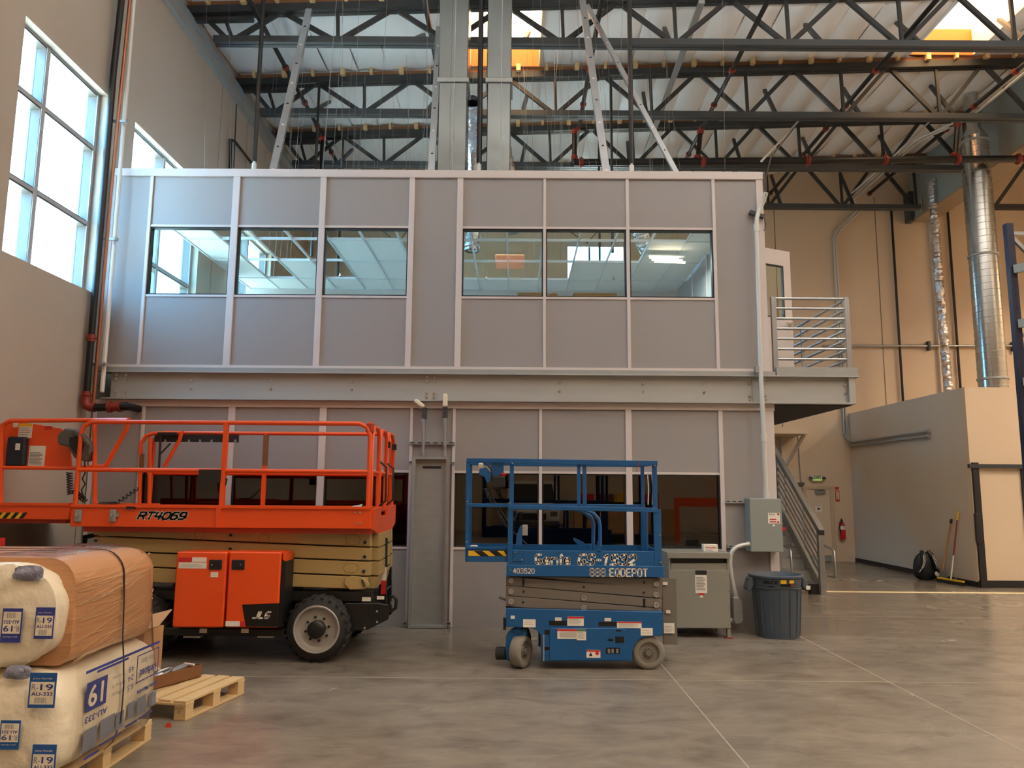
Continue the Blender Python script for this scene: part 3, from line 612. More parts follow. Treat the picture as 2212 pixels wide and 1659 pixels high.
dbox('rail', 'panel_trim', .14, L_ - .14, 5.12, 5.36, 0, .045); dbox('rail', 'panel_trim', .14, L_ - .14, 3.31, 4.30, 0, .045)
f = dbox('glazing_bead', 'gasket', .14, L_ - .14, 4.30, 4.32, .005, .04); dbox('glazing_bead', 'gasket', L_ - .16, L_ - .14, 4.32, 5.12, .005, .04); dbox('glazing_bead', 'gasket', .14, L_ - .16, 5.10, 5.12, .005, .04)
dbox('door_glass', 'pane', .14, L_ - .16, 4.32, 5.1, .018, .026)
c = Vector((hx + ux * (L_ - .06), hy + uy * (L_ - .06), 4.22)); n_ = Vector((uy, -ux, 0))
MB().cyl(c, c + n_ * .06, .03, 10).bar(c + n_ * .06, c + n_ * .06 - Vector((ux, uy, 0)) * .12, .02).cyl(c - n_ * .05, c - n_ * .1, .03, 10).bar(c - n_ * .1, c - n_ * .1 + Vector((ux, uy, 0)) * .12, .02).build('lever_handle', 'chrome', dr, smooth=40)
MB().box(hx + .12, hx + .16, hy - .0, hy + .05, 5.36, 5.42).build('closer_arm', 'chrome', dr)
# stairs coming down towards the camera
st = thing('stair_flight', 'galvanized steel stair descending towards the camera right of the office', 'stairs', (4.8, 13.4, 0))
Y0s, sl = 13.42, 0.68; n = 18; rise = 3.3 / n; run = rise / sl
for i in range(n):
    y = Y0s + .12 + run * i; z = rise * (i + 1)
    B('tread', 'galv', st, 4.48, 5.2, y, y + run + .02, z - .03, z); B('riser', 'steel_beam', st, 4.49, 5.19, y + run - .005, y + run, z, z + rise - .03)
def stringer(x, w, z0, h, mat, name):
    yb, yt = Y0s, Y0s + run * n + .1
    return MB().prism([(yb, z0), (yt, z0 + (yt - yb) * sl), (yt, z0 + (yt - yb) * sl + h), (yb, z0 + h)], x - w / 2, x + w / 2, 'yz').build(name, mat, st)
for x in (4.505, 5.22): stringer(x, .05, -.02, .24, 'steel_beam', 'stringer')
for x in (4.52, 5.245):
    B('newel_post', 'galv', st, x - .045, x + .045, 13.38, 13.47, 0, 1.10)
    for y in (15.4, 17.4): B('stair_post', 'galv', st, x - .03, x + .03, y, y + .05, (y - Y0s) * sl + .1, (y - Y0s) * sl + 1.10)
    yt = Y0s + run * n
    for i in range(6):
        z0 = .98 - .135 * i; MB().cyl((x, Y0s, z0), (x, yt, z0 + (yt - Y0s) * sl), .019, 8).build('stair_rail', 'galv', st, smooth=40)
    MB().bar((x, Y0s - .06, 1.07), (x, yt, 1.07 + (yt - Y0s + .06) * sl), .09, .05).build('cap_rail', 'galv', st)
    B('rail_end', 'gasket', st, x - .046, x + .046, 13.355, 13.38, 1.0, 1.08)
    xx = x + .1 if x > 5 else x + .1
    MB().tube([(xx, 14.1, .98 + .1), (xx, 13.46, .80), (xx, 13.2, .78), (xx, 13.12, .74), (xx, 13.1, .40), (xx, 13.14, .32), (xx, 13.42, .31)], .016, 8).build('handrail_loop', 'galv', st, smooth=60)
B('foot_bracket', 'gasket', st, 5.06, 5.2, 13.46, 13.6, 0.0, .17)

tl = thing('tube_reflection', 'glowing three-tube stand-in for a lamp reflected in the sixth upper window', 'lamp', at3(1438, 552, 12.6))  # glowing tubes added inside in place of a hall lamp's mirror image
for i, (a, b, y) in enumerate(((1403, 1466, 556), (1408, 1474, 561), (1414, 1480, 565))): MB().cyl(at3(a, y, 12.6 - .05 * i), at3(b, y + 2, 12.6 - .05 * i), .018, 8).build('tube', 'tube_lit', tl, smooth=40)
pb_ = at3(1438, 553, 12.62); MB().bar(at3(1400, 553, 12.62), at3(1478, 556, 12.62), .16, .02).build('reflector', 'frame_white', tl); MB().bar(at3(1400, 553, 12.62), at3(1466, 533, 13.2), .04, .03).build('hanger_arm', 'bag', tl)

# ================================================================ ORANGE SCISSOR LIFT
def rect(px0, py0, px1, py1, Y):
    a, b, c, d = at(px0, py0, Y), at(px1, py0, Y), at(px0, py1, Y), at(px1, py1, Y)
    return (a[0] + c[0]) / 2, (b[0] + d[0]) / 2, (c[1] + d[1]) / 2, (a[1] + b[1]) / 2
def pb(name, mat, par, px0, py0, px1, py1, Y, dep, bev=0, **k):
    x0, x1, z0, z1 = rect(px0, py0, px1, py1, Y); return B(name, mat, par, x0, x1, Y, Y + dep, z0, z1, bev=bev, **k)
def pp(name, mat, par, pts, Y, dep, bev=0, **k):
    return MB().prism([at(px, py, Y) for px, py in pts], Y, Y + dep).build(name, mat, par, bev=bev, **k)
def pt(name, mat, par, pts, Y, r, n=8, **k):
    return MB().tube([at3(px, py, Y) for px, py in pts], r, n).build(name, mat, par, smooth=50, **k)
def ptext(s, mat, par, px0, py0, px1, py1, Y, **k):
    x0, x1, z0, z1 = rect(px0, py0, px1, py1, Y); return text(s, 'lettering', mat, par, x0, x1, z0, z1, Y, **k)
def sticker(par, px0, py0, px1, py1, Y, mat='white_label', lines=0, head=None, name='sticker', ink='label_grey'):
    s = pb(name, mat, par, px0, py0, px1, py1, Y - .003, .003)
    x0, x1, z0, z1 = rect(px0, py0, px1, py1, Y); h = z1 - z0
    if head: B('sticker_header', head, s, x0, x1, Y - .0045, Y - .003, z1 - h * .2, z1)
    for i in range(lines):
        z = z1 - h * (.32 + .6 * i / max(1, lines)); w = (x1 - x0) * (.85 if i % 3 else .7)
        B('print_line', ink, s, x0 + (x1 - x0) * .07, x0 + w, Y - .0042, Y - .003, z - h * .022, z + h * .022)
    return s
jl = thing('orange_scissor_lift', 'large orange rough-terrain scissor lift with folded tan arms and a guarded deck', 'scissor lift', (-2.6, 8.8, 0))
YP, YE = 7.95, 9.52
# deck
pb('deck_side', 'orange', jl, 152, 1098, 801, 1140, YP, .05, bev=.004); pb('deck_lip', 'orange', jl, 152, 1092, 801, 1098, YP - .02, .07)
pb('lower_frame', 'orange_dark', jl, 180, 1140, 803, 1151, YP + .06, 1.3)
x0, x1, z0, z1 = rect(152, 1098, 801, 1140, YP)
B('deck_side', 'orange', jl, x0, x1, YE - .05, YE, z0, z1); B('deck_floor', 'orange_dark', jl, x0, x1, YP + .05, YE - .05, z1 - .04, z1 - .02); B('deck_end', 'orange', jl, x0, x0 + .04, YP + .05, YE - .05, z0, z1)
zb_, zt_ = z0 - .06, z1 + .02
MB().prism([(YP + .06, zt_ - .02), (YP + .06, zb_ + .05), (YP + .45, zb_ - .03), (YE - .4, zb_ - .03), (YE - .05, zb_ + .06), (YE - .05, zt_), (YP + .9, zt_), (YP + .9, zt_ - .1), (YP + .5, zt_ - .1), (YP + .5, zt_)], x1 - .01, x1 + .02, 'yz').build('end_plate', 'orange', jl)
for px in (768, 779):
    for py in (1107, 1130):
        p = at3(px, py, YP); MB().cyl(p, p - Vector((0, .015, 0)), .011, 8).build('bolt', 'chrome', jl, smooth=40)
for px in (466, 480 - 2): pass
pb('deck_stiffener', 'orange', jl, 466, 1092, 476, 1140, YP - .025, .03)
# guard rails: near side
zr = at(500, 913, YP)[1]; zm = at(500, 1017, YP)[1]; xl = at(166, 1017, YP)[0]; xr = at(797, 1000, YP)[0]; zd = z1
def rail(name, pts, r=.023, mat='orange'): return MB().tube(pts, r, 8).build(name, mat, jl, smooth=50)
def hoop(y, xa, xb, zt, zlow, r=.023):
    rail('guard_rail', [(xa, y, zlow), (xa, y, zt - .12), (xa + .03, y, zt - .04), (xa + .11, y, zt), (xb - .11, y, zt), (xb - .03, y, zt - .04), (xb, y, zt - .12), (xb, y, zlow)], r)
hoop(YP + .02, xl, xr, zr, zd - .02)
rail('mid_rail', [(xl, YP + .02, zm), (xr, YP + .02, zm)]); hoop(YE - .03, xl + .05, xr - .02, zr, zd); rail('mid_rail', [(xl, YE - .03, zm), (xr, YE - .03, zm)])
def post(px, y, w=.045):
    x = at(px, 1050, YP)[0]; return MB().bar((x, y, zd - .02), (x, y, zr), w, w).build('guard_post', 'orange', jl)
post(480, YP + .02); x = at(573, 1017, YE)[0]; MB().bar((x, YE - .03, zd), (x, YE - .03, zr), .045).build('guard_post', 'orange', jl)
B('post_sleeve', 'wood_dark', jl, x - .026, x + .026, YE - .056, YE - .004, zm + .1, zr - .02)
for px in (466, 573): pass
# right-hand end: gate of three hoops
for ya, yb in ((YP + .1, YP + .5), (YP + .58, YP + .98), (YP + 1.05, YE - .08)):
    rail('gate_rail', [(xr + .01, ya, zd), (xr + .01, ya, zr - .1), (xr + .01, ya + .1, zr - .02), (xr + .01, yb - .1, zr - .02), (xr + .01, yb, zr - .1), (xr + .01, yb, zd)], .021)
    rail('gate_rail', [(xr + .01, ya, zm), (xr + .01, yb, zm)], .019)
for y in (YP + .5, YP + .98): rail('grab_handle', [(xr + .03, y, zm + .12), (xr + .1, y, zm + .06), (xr + .1, y, zm - .3), (xr + .03, y, zm - .36)], .011, 'black_plastic')
for y in (YP + 1.0, YE - .1): B('gate_hinge', 'black_plastic', jl, xr + .0, xr + .05, y - .02, y + .03, zm + .3, zm + .37)
B('rail_cap', 'orange_dark', jl, xr - .05, xr + .03, YP + .0, YP + .1, zr - .1, zr + .02, bev=.02)
# inner sliding-deck guard with slanted ends
for Y in (YP + .12, YE - .1):
    o = 0 if Y < 8.5 else 0
    A = (lambda px, py: at3(px, py, Y))
    if Y < 8.5: P = [(205, 1092), (204, 930), (206, 908), (276, 907), (274, 925), (228, 1008), (175, 1010)]
    else: P = [(301, 1090), (305, 958), (315, 942), (332, 936), (392, 935), (388, 950), (355, 1008)]
    MB().tube([A(*p) for p in P], .023, 8).build('slide_guard', 'orange', jl, smooth=40)
pt('slide_guard', 'orange', jl, [(322, 1090), (325, 945)], YE - .1, .024); pb('post_sleeve', 'wood_dark', jl, 301, 980, 310, 1010, YE - .14, .02)
pb('slide_deck', 'orange', jl, 200, 1087, 340, 1094, YP + .1, .06)
# roll-out extension deck on the left
YX = YP + .1
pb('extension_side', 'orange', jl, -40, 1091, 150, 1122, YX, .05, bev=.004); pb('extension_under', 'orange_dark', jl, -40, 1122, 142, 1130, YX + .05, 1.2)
pb('extension_lip', 'orange', jl, -40, 1086, 150, 1092, YX - .015, .06)
pb('hazard_strip', 'yellow', jl, -10, 1107, 46, 1120, YX - .003, .003)
for i in range(4):
    px = -14 + i * 18; pp('hazard_bar', 'black_paint', jl, [(px, 1120), (px + 9, 1120), (px + 20, 1107), (px + 11, 1107)], YX - .0045, .002)
pt('extension_rail', 'orange', jl, [(2, 1090), (3, 935), (6, 918), (22, 909), (275, 907)], YX + .03, .023)
pt('extension_rail', 'orange', jl, [(0, 1010), (176, 1012)], YX + .03, .02)
pp('side_plate', 'orange', jl, [(4, 1012), (6, 920), (20, 911), (75, 916), (132, 926), (150, 960), (155, 1013)], YX + .12, .02)
sticker(jl, 40, 915, 69, 946, YX + .12, lines=4, head='yellow'); sticker(jl, 62, 963, 97, 1009, YX + .12, lines=9); sticker(jl, 28, 913, 39, 923, YX + .12, lines=2); sticker(jl, 97, 920, 112, 928, YX + .12, mat='label_red')
pb('document_box', 'navy', jl, 11, 943, 52, 1008, YX + .04, .08, bev=.02); sticker(jl, 33, 958, 43, 972, YX + .04, lines=2)
pp('control_box', 'grey_plastic', jl, [(122, 940), (140, 924), (158, 927), (196, 962), (196, 975), (184, 997), (160, 990), (146, 965), (124, 960)], YX - .06, .14, bev=.015)
pp('control_panel', 'black_plastic', jl, [(150, 945), (166, 942), (180, 962), (176, 982), (166, 986), (150, 962)], YX - .068, .01)
pt('control_guard', 'grey_plastic', jl, [(160, 930), (178, 940), (196, 962), (192, 980)], YX - .09, .012)
def coil(name, p, q, turns, r, w=.006, par=jl, sag=0.0):
    P = []; p, q = Vector(p), Vector(q); n = turns * 8; d = (q - p).normalized(); x = d.orthogonal().normalized(); y = d.cross(x)
    for i in range(n + 1):
        s = i / n; c = p.lerp(q, s); c.z -= sag * sin(pi * s); P.append(c + x * r * cos(2 * pi * turns * s) + y * r * sin(2 * pi * turns * s))
    return MB().tube(P, w, 5).build(name, 'black_plastic', par, smooth=60)
coil('coiled_cord', at3(150, 1020, YX), at3(152, 1068, YX), 9, .028); coil('coiled_cord', at3(160, 1060, YX), at3(184, 1082, YX), 7, .026)
pt('control_cable', 'black_plastic', jl, [(183, 995), (184, 1022), (178, 1034), (184, 1046), (176, 1058), (180, 1072), (172, 1080)], YX, .007)
coil('coiled_cord', at3(215, 1090, YP + .1), at3(250, 1088, YP + .1), 9, .02); coil('coiled_cord', at3(250, 1088, YP + .1), at3(298, 1055, YP + .15), 6, .018)
# black tool board and bracket on the far rail
tb = pb('tool_board', 'black_plastic', jl, 334, 939, 515, 955, YE - .09, .02)
for px in (357, 408, 432, 457, 508): pp('board_notch', 'panel', tb, [(px - 3, 955), (px + 3, 955), (px + 1, 949), (px - 1, 949)], YE - .092, .002)
pt('tool_post', 'black_plastic', jl, [(343, 1018), (347, 940)], YE - .2, .014); pt('tool_post', 'black_plastic', jl, [(347, 980), (368, 958)], YE - .2, .01); pb('tool_post', 'black_plastic', jl, 340, 934, 380, 940, YE - .22, .05)
pb('junction_plate', 'black_plastic', jl, 429, 1014, 476, 1042, YP - .02, .02); pt('deck_cable', 'black_plastic', jl, [(478, 1060), (488, 1045), (490, 1035), (484, 1032)], YP + .02, .008)
for px in (302, 600): ptext('LANYARD', 'white_text', jl, px - 6, 1019, px + 9, 1023, YE - .055)
for a, b in ((160, 174), (236, 249)):
    l = pb('deck_latch', 'galv_dull', jl, a, 1101, b, 1127, YP - .03, .03, bev=.004); p = at3((a + b) / 2, 1113, YP - .03); MB().cyl(p, p - Vector((0, .02, 0)), .014, 8).build('latch_pin', 'chrome', l, smooth=40)
pb('deck_latch', 'galv_dull', jl, 249, 1108, 255, 1117, YP - .025, .02); pb('foot_pedal', 'black_plastic', jl, 272, 1094, 290, 1099, YP - .03, .04)
xa, xb, za, zb2 = rect(296, 1105, 407, 1123, YP)
stroke('RT4069', 'white_text', jl, xa, xb, za, zb2, YP - .002, .017, .5, .32, name='lettering_outline', grow=.013); stroke('RT4069', 'black_paint', jl, xa, xb, za, zb2, YP - .004, .017, .5, .32)
# folded scissor arms
YA = YP + .2
arms = [[(202, 1148), (801, 1152), (801, 1181), (202, 1156)], [(202, 1159), (801, 1184), (801, 1211), (202, 1188)], [(202, 1191), (801, 1214), (800, 1244), (202, 1219)], [(202, 1222), (796, 1247), (790, 1273), (202, 1254)]]
for a in arms:
    s = pp('scissor_arm', 'tan_steel', jl, a, YA, .1, bev=.006)
    P = [at(px, py, YA) for px, py in a]; MB().prism([(p[0] + .06, p[1]) for p in P], YE - .42, YE - .32).build('scissor_arm', 'tan_steel', jl)
    MB().prism([(p[0] + (.06 if i in (1, 2) else .02), p[1] - .01) for i, p in enumerate(P)], YA + .16, YE - .46).build('inner_arm', 'tan_steel', jl)
for px, py in ((789, 1172), (788, 1203), (786, 1234), (499, 1156), (498, 1186), (208, 1168)):
    p = at3(px, py, YA); q = MB().lathe([(.026, .004), (.026, .012), (.021, .012), (.021, .004)], p, (0, -1, 0), 16).build('arm_pin', 'rim', jl, smooth=40)
    MB().cyl(p, p - Vector((0, .016, 0)), .013, 10).build('pin_bolt', 'black_paint', q, smooth=40)
def outline(name, pts, Y, par): P = [at3(px, py, Y) for px, py in pts]; return MB().tube(P + [P[0]], .0022, 4).build(name, 'wood_dark', par)
for cx, cy, w, h in ((762, 1166, 16, 11), (758, 1227, 16, 10), (570, 1163, 11, 11), (430, 1156, 10, 9)):
    outline('weld_outline', [(cx + (w - h) * (1 if cos(t) > 0 else -1) + h * cos(t), cy + h * sin(t)) for t in [2 * pi * i / 20 + .01 for i in range(20)]], YA - .001, jl)
pp('pivot_plate', 'tan_steel', jl, [(742, 1260), (746, 1248), (758, 1244), (778, 1246), (796, 1258), (797, 1266), (786, 1273), (755, 1274)], YA - .03, .03, bev=.006)
pt('pivot_lever', 'steel_grey', jl, [(782, 1252), (785, 1260), (788, 1267)], YA - .045, .011)
# engine cabinet
YC_ = 7.82; 
for a, b, nm in (((380, 1192), (489, 1356), 'cabinet_door'), ((490, 1192), (607, 1356), 'cabinet_door')):
    x0, x1, z0, z1 = rect(a[0] - (4 if a[0] < 400 else 0), a[1], b[0] - 3, b[1], YC_); d = B(nm, 'orange', jl, x0 + .002, x1 - .002, YC_, YC_ + .3, z0, z1, bev=.014)
pb('cabinet_body', 'black_paint', jl, 380, 1197, 605, 1352, YC_ + .3, .9)
x0, x1, z0, z1 = rect(603, 1193, 609, 1356, YC_); B('cabinet_end', 'black_plastic', jl, x1 - .01, x1 + .012, YC_ + .05, YC_ + .5, z0 + .2, z1 - .03); B('cabinet_hood', 'orange', jl, x1 - .01, x1 + .016, YC_ + .02, YC_ + .3, z1 - .09, z1 - .005)
B('cabinet_end', 'black_paint', jl, x1 - .05, x1 + .006, YC_ + .02, YC_ + .6, z0, z1 - .08)
pp('logo_panel', 'black_paint', jl, [(523, 1306), (603, 1303), (601, 1354), (531, 1354)], YC_ - .004, .004)
xa, xb, za, zb2 = rect(545, 1320, 587, 1337, YC_); stroke('JLG', 'white_text', jl, xa, xb, za, zb2, YC_ - .007, .017, .4, .5)
sticker(jl, 386, 1204, 415, 1214, YC_, mat='label_red'); sticker(jl, 415, 1204, 446, 1214, YC_, lines=0); sticker(jl, 386, 1215, 446, 1228, YC_, lines=3); sticker(jl, 455, 1236, 471, 1247, YC_, lines=2)
sticker(jl, 487, 1342, 518, 1353, YC_); sticker(jl, 518, 1342, 549, 1353, YC_, mat='label_red')
for a, b, s in ((451, 479, 458), (500, 528, 520)):
    l = pb('door_latch', 'black_plastic', jl, a, 1209, b, 1231, YC_ - .012, .014, bev=.006); p = at3(s, 1220, YC_ - .012); MB().cyl(p, p - Vector((0, .008, 0)), .007, 8).build('latch_key', 'chrome', l, smooth=40)
# black chassis, rear bumper, ladder post
pb('chassis_rail', 'black_paint', jl, 205, 1276, 802, 1296, YA - .02, .12); pb('chassis_frame', 'black_paint', jl, 210, 1292, 800, 1352, YP + .3, .95, bev=.02)
pb('chassis_tray', 'black_paint', jl, 345, 1357, 612, 1374, YC_ + .12, .8, bev=.01)
for a, b in ((396, 432), (556, 590)): pb('tray_foot', 'steel_beam', jl, a, 1374, b, 1378, YC_ + .15, .1)
sticker(jl, 431, 1358, 447, 1367, YC_ + .12, lines=2); sticker(jl, 521, 1358, 537, 1367, YC_ + .12, lines=2); sticker(jl, 782, 1290, 801, 1299, YA - .02, lines=1)
pp('bumper_plate', 'black_paint', jl, [(745, 1303), (818, 1303), (838, 1306), (839, 1338), (815, 1350), (796, 1360), (760, 1364), (745, 1358)], YP + .12, .05, bev=.008)
pp('bumper_plate', 'black_paint', jl, [(745, 1303), (830, 1300), (845, 1306), (846, 1326), (825, 1342), (790, 1356), (745, 1352)], YP + 1.0, .05)
for px, py in ((815, 1320), (815, 1343), (788, 1356)): p = at3(px, py, YP + .12); MB().cyl(p, p - Vector((0, .015, 0)), .012, 8).build('bolt', 'chrome', jl, smooth=40)
pt('tie_ring', 'black_paint', jl, [(839, 1318), (841, 1292), (846, 1288), (853, 1289), (856, 1296), (855, 1313), (846, 1320), (839, 1321)], YP + .35, .016)
pp('ladder_post', 'black_paint', jl, [(826, 1164), (836, 1162), (834, 1300), (816, 1300)], YP + .75, .05); pp('ladder_post', 'black_paint', jl, [(838, 1164), (846, 1163), (845, 1300), (836, 1300)], YP + 1.2, .05)
for py in (1172, 1222, 1272): MB().cyl(at3(834, py + 2, YP + .77), at3(843, py - 6, YP + 1.22), .012, 8).build('ladder_rung', 'steel_grey', jl, smooth=40)
pp('reflector', 'white_label', jl, [(826, 1225), (836, 1225), (834.5, 1254), (824, 1254)], YP + .745, .004); pp('reflector', 'label_red', jl, [(824, 1254), (834.5, 1254), (833, 1284), (822, 1284)], YP + .745, .004)
sticker(jl, 814, 1288, 830, 1295, YP + .12, lines=1)
# wheels
def big_wheel(par, x, y, r, side=-1, w=.30):
    c = (x, y, r); ax = (0, -side * -1, 0)
    W_ = MB().lathe([(r * .70, 0), (r * .76, .012), (r * .93, .03), (r * .97, .06), (r * .97, w - .06), (r * .93, w - .03), (r * .7, w)], (x, y, r), (0, 1, 0), 36).build('tyre', 'rubber', par, smooth=50)
    lg = MB()
    for i in range(22):
        for s in (0, 1):
            a = 2 * pi * (i + .5 * s) / 22; t0, t1 = (0.0, w * .55) if s == 0 else (w * .45, w); sk = .10 if s == 0 else -.10
            for q in range(1):
                def pnt(an, rr, t): return (x + rr * cos(an), y + t, r + rr * sin(an))
                da = .055; R0, R1 = r * .95, r * 1.0
                V = [pnt(a - da + (0 if s == 0 else sk), R0, t0), pnt(a + da + (0 if s == 0 else sk), R0, t0), pnt(a + da + (sk if s == 0 else 0), R0, t1), pnt(a - da + (sk if s == 0 else 0), R0, t1)]
                V += [pnt(a - da + (0 if s == 0 else sk), R1, t0 + .015), pnt(a + da + (0 if s == 0 else sk), R1, t0 + .015), pnt(a + da + (sk if s == 0 else 0), R1, t1), pnt(a - da + (sk if s == 0 else 0), R1, t1)]
                lg.add(V, [(0, 1, 5, 4), (1, 2, 6, 5), (2, 3, 7, 6), (3, 0, 4, 7), (4, 5, 6, 7)])
    lg.build('tread_lugs', 'rubber', W_, kind='stuff')
    rm = MB().lathe([(r * .72, .004), (r * .70, -.004), (r * .66, .0), (r * .64, .03), (r * .60, .05), (r * .56, .055), (r * .52, .06), (r * .26, .05), (r * .26, .02), (0, .02)], (x, y, r), (0, 1, 0), 36).build('wheel_rim', 'rim', par, smooth=40)
    MB().lathe([(r * .27, .05), (r * .27, -.02), (r * .22, -.035), (r * .12, -.04), (0, -.04)], (x, y, r), (0, 1, 0), 20).build('hub', 'black_paint', rm, smooth=40)
    for i in range(8):
        a = 2 * pi * i / 8 + .2; MB().cyl((x + r * .36 * cos(a), y + .052, r + r * .36 * sin(a)), (x + r * .36 * cos(a), y + .03, r + r * .36 * sin(a)), .013, 6).build('lug_nut', 'black_paint', rm)
RW = .325; xw = at(684, 1361, YP)[0]
big_wheel(jl, xw, YP - .02, RW); big_wheel(jl, xw - 1.84, YP - .02, RW); big_wheel(jl, xw, 9.15, RW); big_wheel(jl, xw - 1.84, 9.15, RW)
for x in (xw, xw - 1.84): MB().cyl((x, YP + .2, RW), (x, 9.2, RW), .06, 10).build('axle', 'black_paint', jl, smooth=40)
x, z = at(752, 1100, YP + .06)
rg = MB(); r9 = random.Random(5)
def frag(u, v): return (x - .11 + .25 * u, YP + .0 + .16 * v, zd + .005 + .035 * abs(sin(3 * u + 2)) * sin(pi * min(1, max(0, v))) * (0.4 + u) + .006 * sin(9 * u + 7 * v))
grid('rag', 'bag_grey', None, frag, 14, 8, label='crumpled pale rag lying on the right end of the orange lift deck', cat='rag')

# ================================================================ BLUE SCISSOR LIFT
ge = thing('blue_scissor_lift', 'blue electric scissor lift with folded grey arms and white lettering', 'scissor lift', (.8, 8.1, 0))
YG, YGB = 7.75, 8.48
def g_(px, py, Y=YG): return at(px, py, Y)
# chassis with wheel cut-outs
MB().prism([g_(*p) for p in [(1093, 1314), (1432, 1322), (1432, 1373), (1419, 1374), (1400, 1374), (1382, 1380), (1371, 1392), (1366, 1408), (1366, 1428), (1168, 1428), (1168, 1372), (1160, 1362), (1146, 1356), (1128, 1355), (1093, 1354)]], YG, YG + .03).build('chassis_side', 'blue', ge, bev=.004)
MB().prism([g_(*p) for p in [(1093, 1314), (1432, 1322), (1432, 1373), (1366, 1376), (1366, 1426), (1172, 1426), (1168, 1362), (1093, 1350)]], YG + .06, YGB - .06).build('chassis_body', 'navy', ge)
MB().prism([g_(*p) for p in [(1093, 1314), (1432, 1322), (1432, 1373), (1366, 1376), (1366, 1428), (1168, 1428), (1168, 1362), (1093, 1354)]], YGB - .03, YGB).build('chassis_side', 'blue', ge)
B('chassis_top', 'blue', ge, g_(1093, 1316)[0], g_(1432, 1316)[0], YG + .03, YGB - .03, g_(1260, 1320)[1] - .02, g_(1260, 1320)[1])
pp('battery_door', 'blue', ge, [(1187, 1362), (1192, 1357), (1345, 1357), (1352, 1362), (1352, 1427), (1187, 1427)], YG - .012, .012, bev=.004)
for a, b, c, d in ((1186, 1341, 1224, 1351), (1293, 1343, 1331, 1353), (1329, 1375, 1348, 1389), (1313, 1380, 1325, 1385), (1309, 1399, 1339, 1412), (1176, 1361, 1187, 1371), (1176, 1398, 1187, 1404), (1330, 1361, 1342, 1364)):
    pb('recess', 'black_paint', ge, a, b, c, d, YG - (.014 if 1187 < a < 1352 and b > 1356 else .002), .004)
for px in (1313, 1321, 1331): pb('control_key', 'galv', ge, px, 1402, px + 5, 1411, YG - .018, .008)
pb('door_hinge', 'chrome', ge, 1173, 1371, 1176, 1428, YG - .02, .012)
sticker(ge, 1225.6, 1332, 1261, 1352, YG, lines=4, head='label_red'); sticker(ge, 1333, 1343, 1386, 1357, YG, lines=4, head='label_red'); sticker(ge, 1204, 1359, 1266, 1380, YG - .012, lines=6, head='label_red'); sticker(ge, 1246, 1359, 1266, 1383, YG - .0165, lines=5, head='label_green')
sticker(ge, 1267, 1404, 1297, 1421, YG - .012, head='label_red'); pp('warning_triangle', 'black_paint', ge, [(1272, 1417), (1280, 1417), (1276, 1409)], YG - .017, .002)
p = at3(1290, 1411, YG - .012); MB().cyl(p - Vector((0, .003, 0)), p - Vector((0, .005, 0)), .018, 14).build('warning_disc', 'label_red', ge)
for r_ in ((1130, 1338, 1157, 1355), (1384, 1357, 1410, 1373), (1199, 1334, 1213, 1341), (1306, 1335, 1320, 1342), (1103, 1330, 1112, 1337)): sticker(ge, *r_, YG, lines=2)
sticker(ge, 1434, 1346, 1457, 1368, YG + .3, lines=4); sticker(ge, 1439, 1318, 1448, 1325, YG + .3, lines=1); sticker(ge, 1432, 1257, 1442, 1264, YG + .3, lines=1)
pb('ladder_bracket', 'arm_grey', ge, 1432, 1250, 1462, 1392, YG + .315, .03)
# wheels
def small_wheel(c, r, w, yaw, mat='rubber_grey'):
    c = Vector(c); ax = Vector((sin(yaw), -cos(yaw), 0)); s = ax * (w / 2)
    t = MB().lathe([(r * .66, w / 2 + .0), (r * .80, w / 2 + .004), (r * .96, w / 2 - .006), (r, w / 2 - .02), (r, -w / 2 + .02), (r * .96, -w / 2 + .006), (r * .66, -w / 2)], c, ax, 32).build('tyre', mat, ge, smooth=45)
    rm = MB().lathe([(r * .72, w / 2 + .001), (r * .66, w / 2 - .004), (r * .64, w / 2 - .03), (r * .32, w / 2 - .03), (r * .30, w / 2 - .012), (0, w / 2 - .012), ], c, ax, 28).build('wheel_rim', 'rubber_grey', t, smooth=40)
    MB().lathe([(r * .2, w / 2 - .012), (r * .18, w / 2 + .004), (0, w / 2 + .004)], c, ax, 12).build('hub', 'arm_grey', t, smooth=40)
    for i in range(8):
        a = 2 * pi * i / 8; x = ax.orthogonal().normalized(); y = ax.cross(x); q = c + (x * cos(a) + y * sin(a)) * r * .25 + ax * (w / 2 - .012); MB().cyl(q, q + ax * .008, .007, 6).build('lug_nut', 'steel_grey', t)
rw = .157; xw2 = at(1402, 1416, YG + .02)[0]
small_wheel((xw2, YG + .08, rw), rw, .11, 0); small_wheel((xw2, YGB - .08, rw), rw, .11, 0)
xf = at(1125, 1416, YG + .1)[0]
small_wheel((xf, YG + .09, rw * .98), rw * .98, .115, radians(62)); small_wheel((xf, YGB - .12, rw * .98), rw * .98, .115, radians(62))
pp('steer_fork', 'blue', ge, [(1094, 1372), (1104, 1360), (1130, 1357), (1140, 1366), (1137, 1378), (1112, 1390), (1107, 1400), (1108, 1426), (1094, 1428), (1091, 1400)], YG + .06, .09, bev=.01)
MB().lathe([(.06, 0), (.06, .03), (.045, .04), (.045, .06)], at3(1120, 1365, YG + .1), (0, 0, 1), 16).build('steer_pivot', 'blue', ge, smooth=40)
MB().cyl(at3(1074, 1411, YG + .15), at3(1094, 1411, YG + .12), .062, 16).build('drive_motor', 'rubber', ge, smooth=40)
pb('bumper_lug', 'navy', ge, 1087, 1336, 1093, 1361, YG + .05, .06)
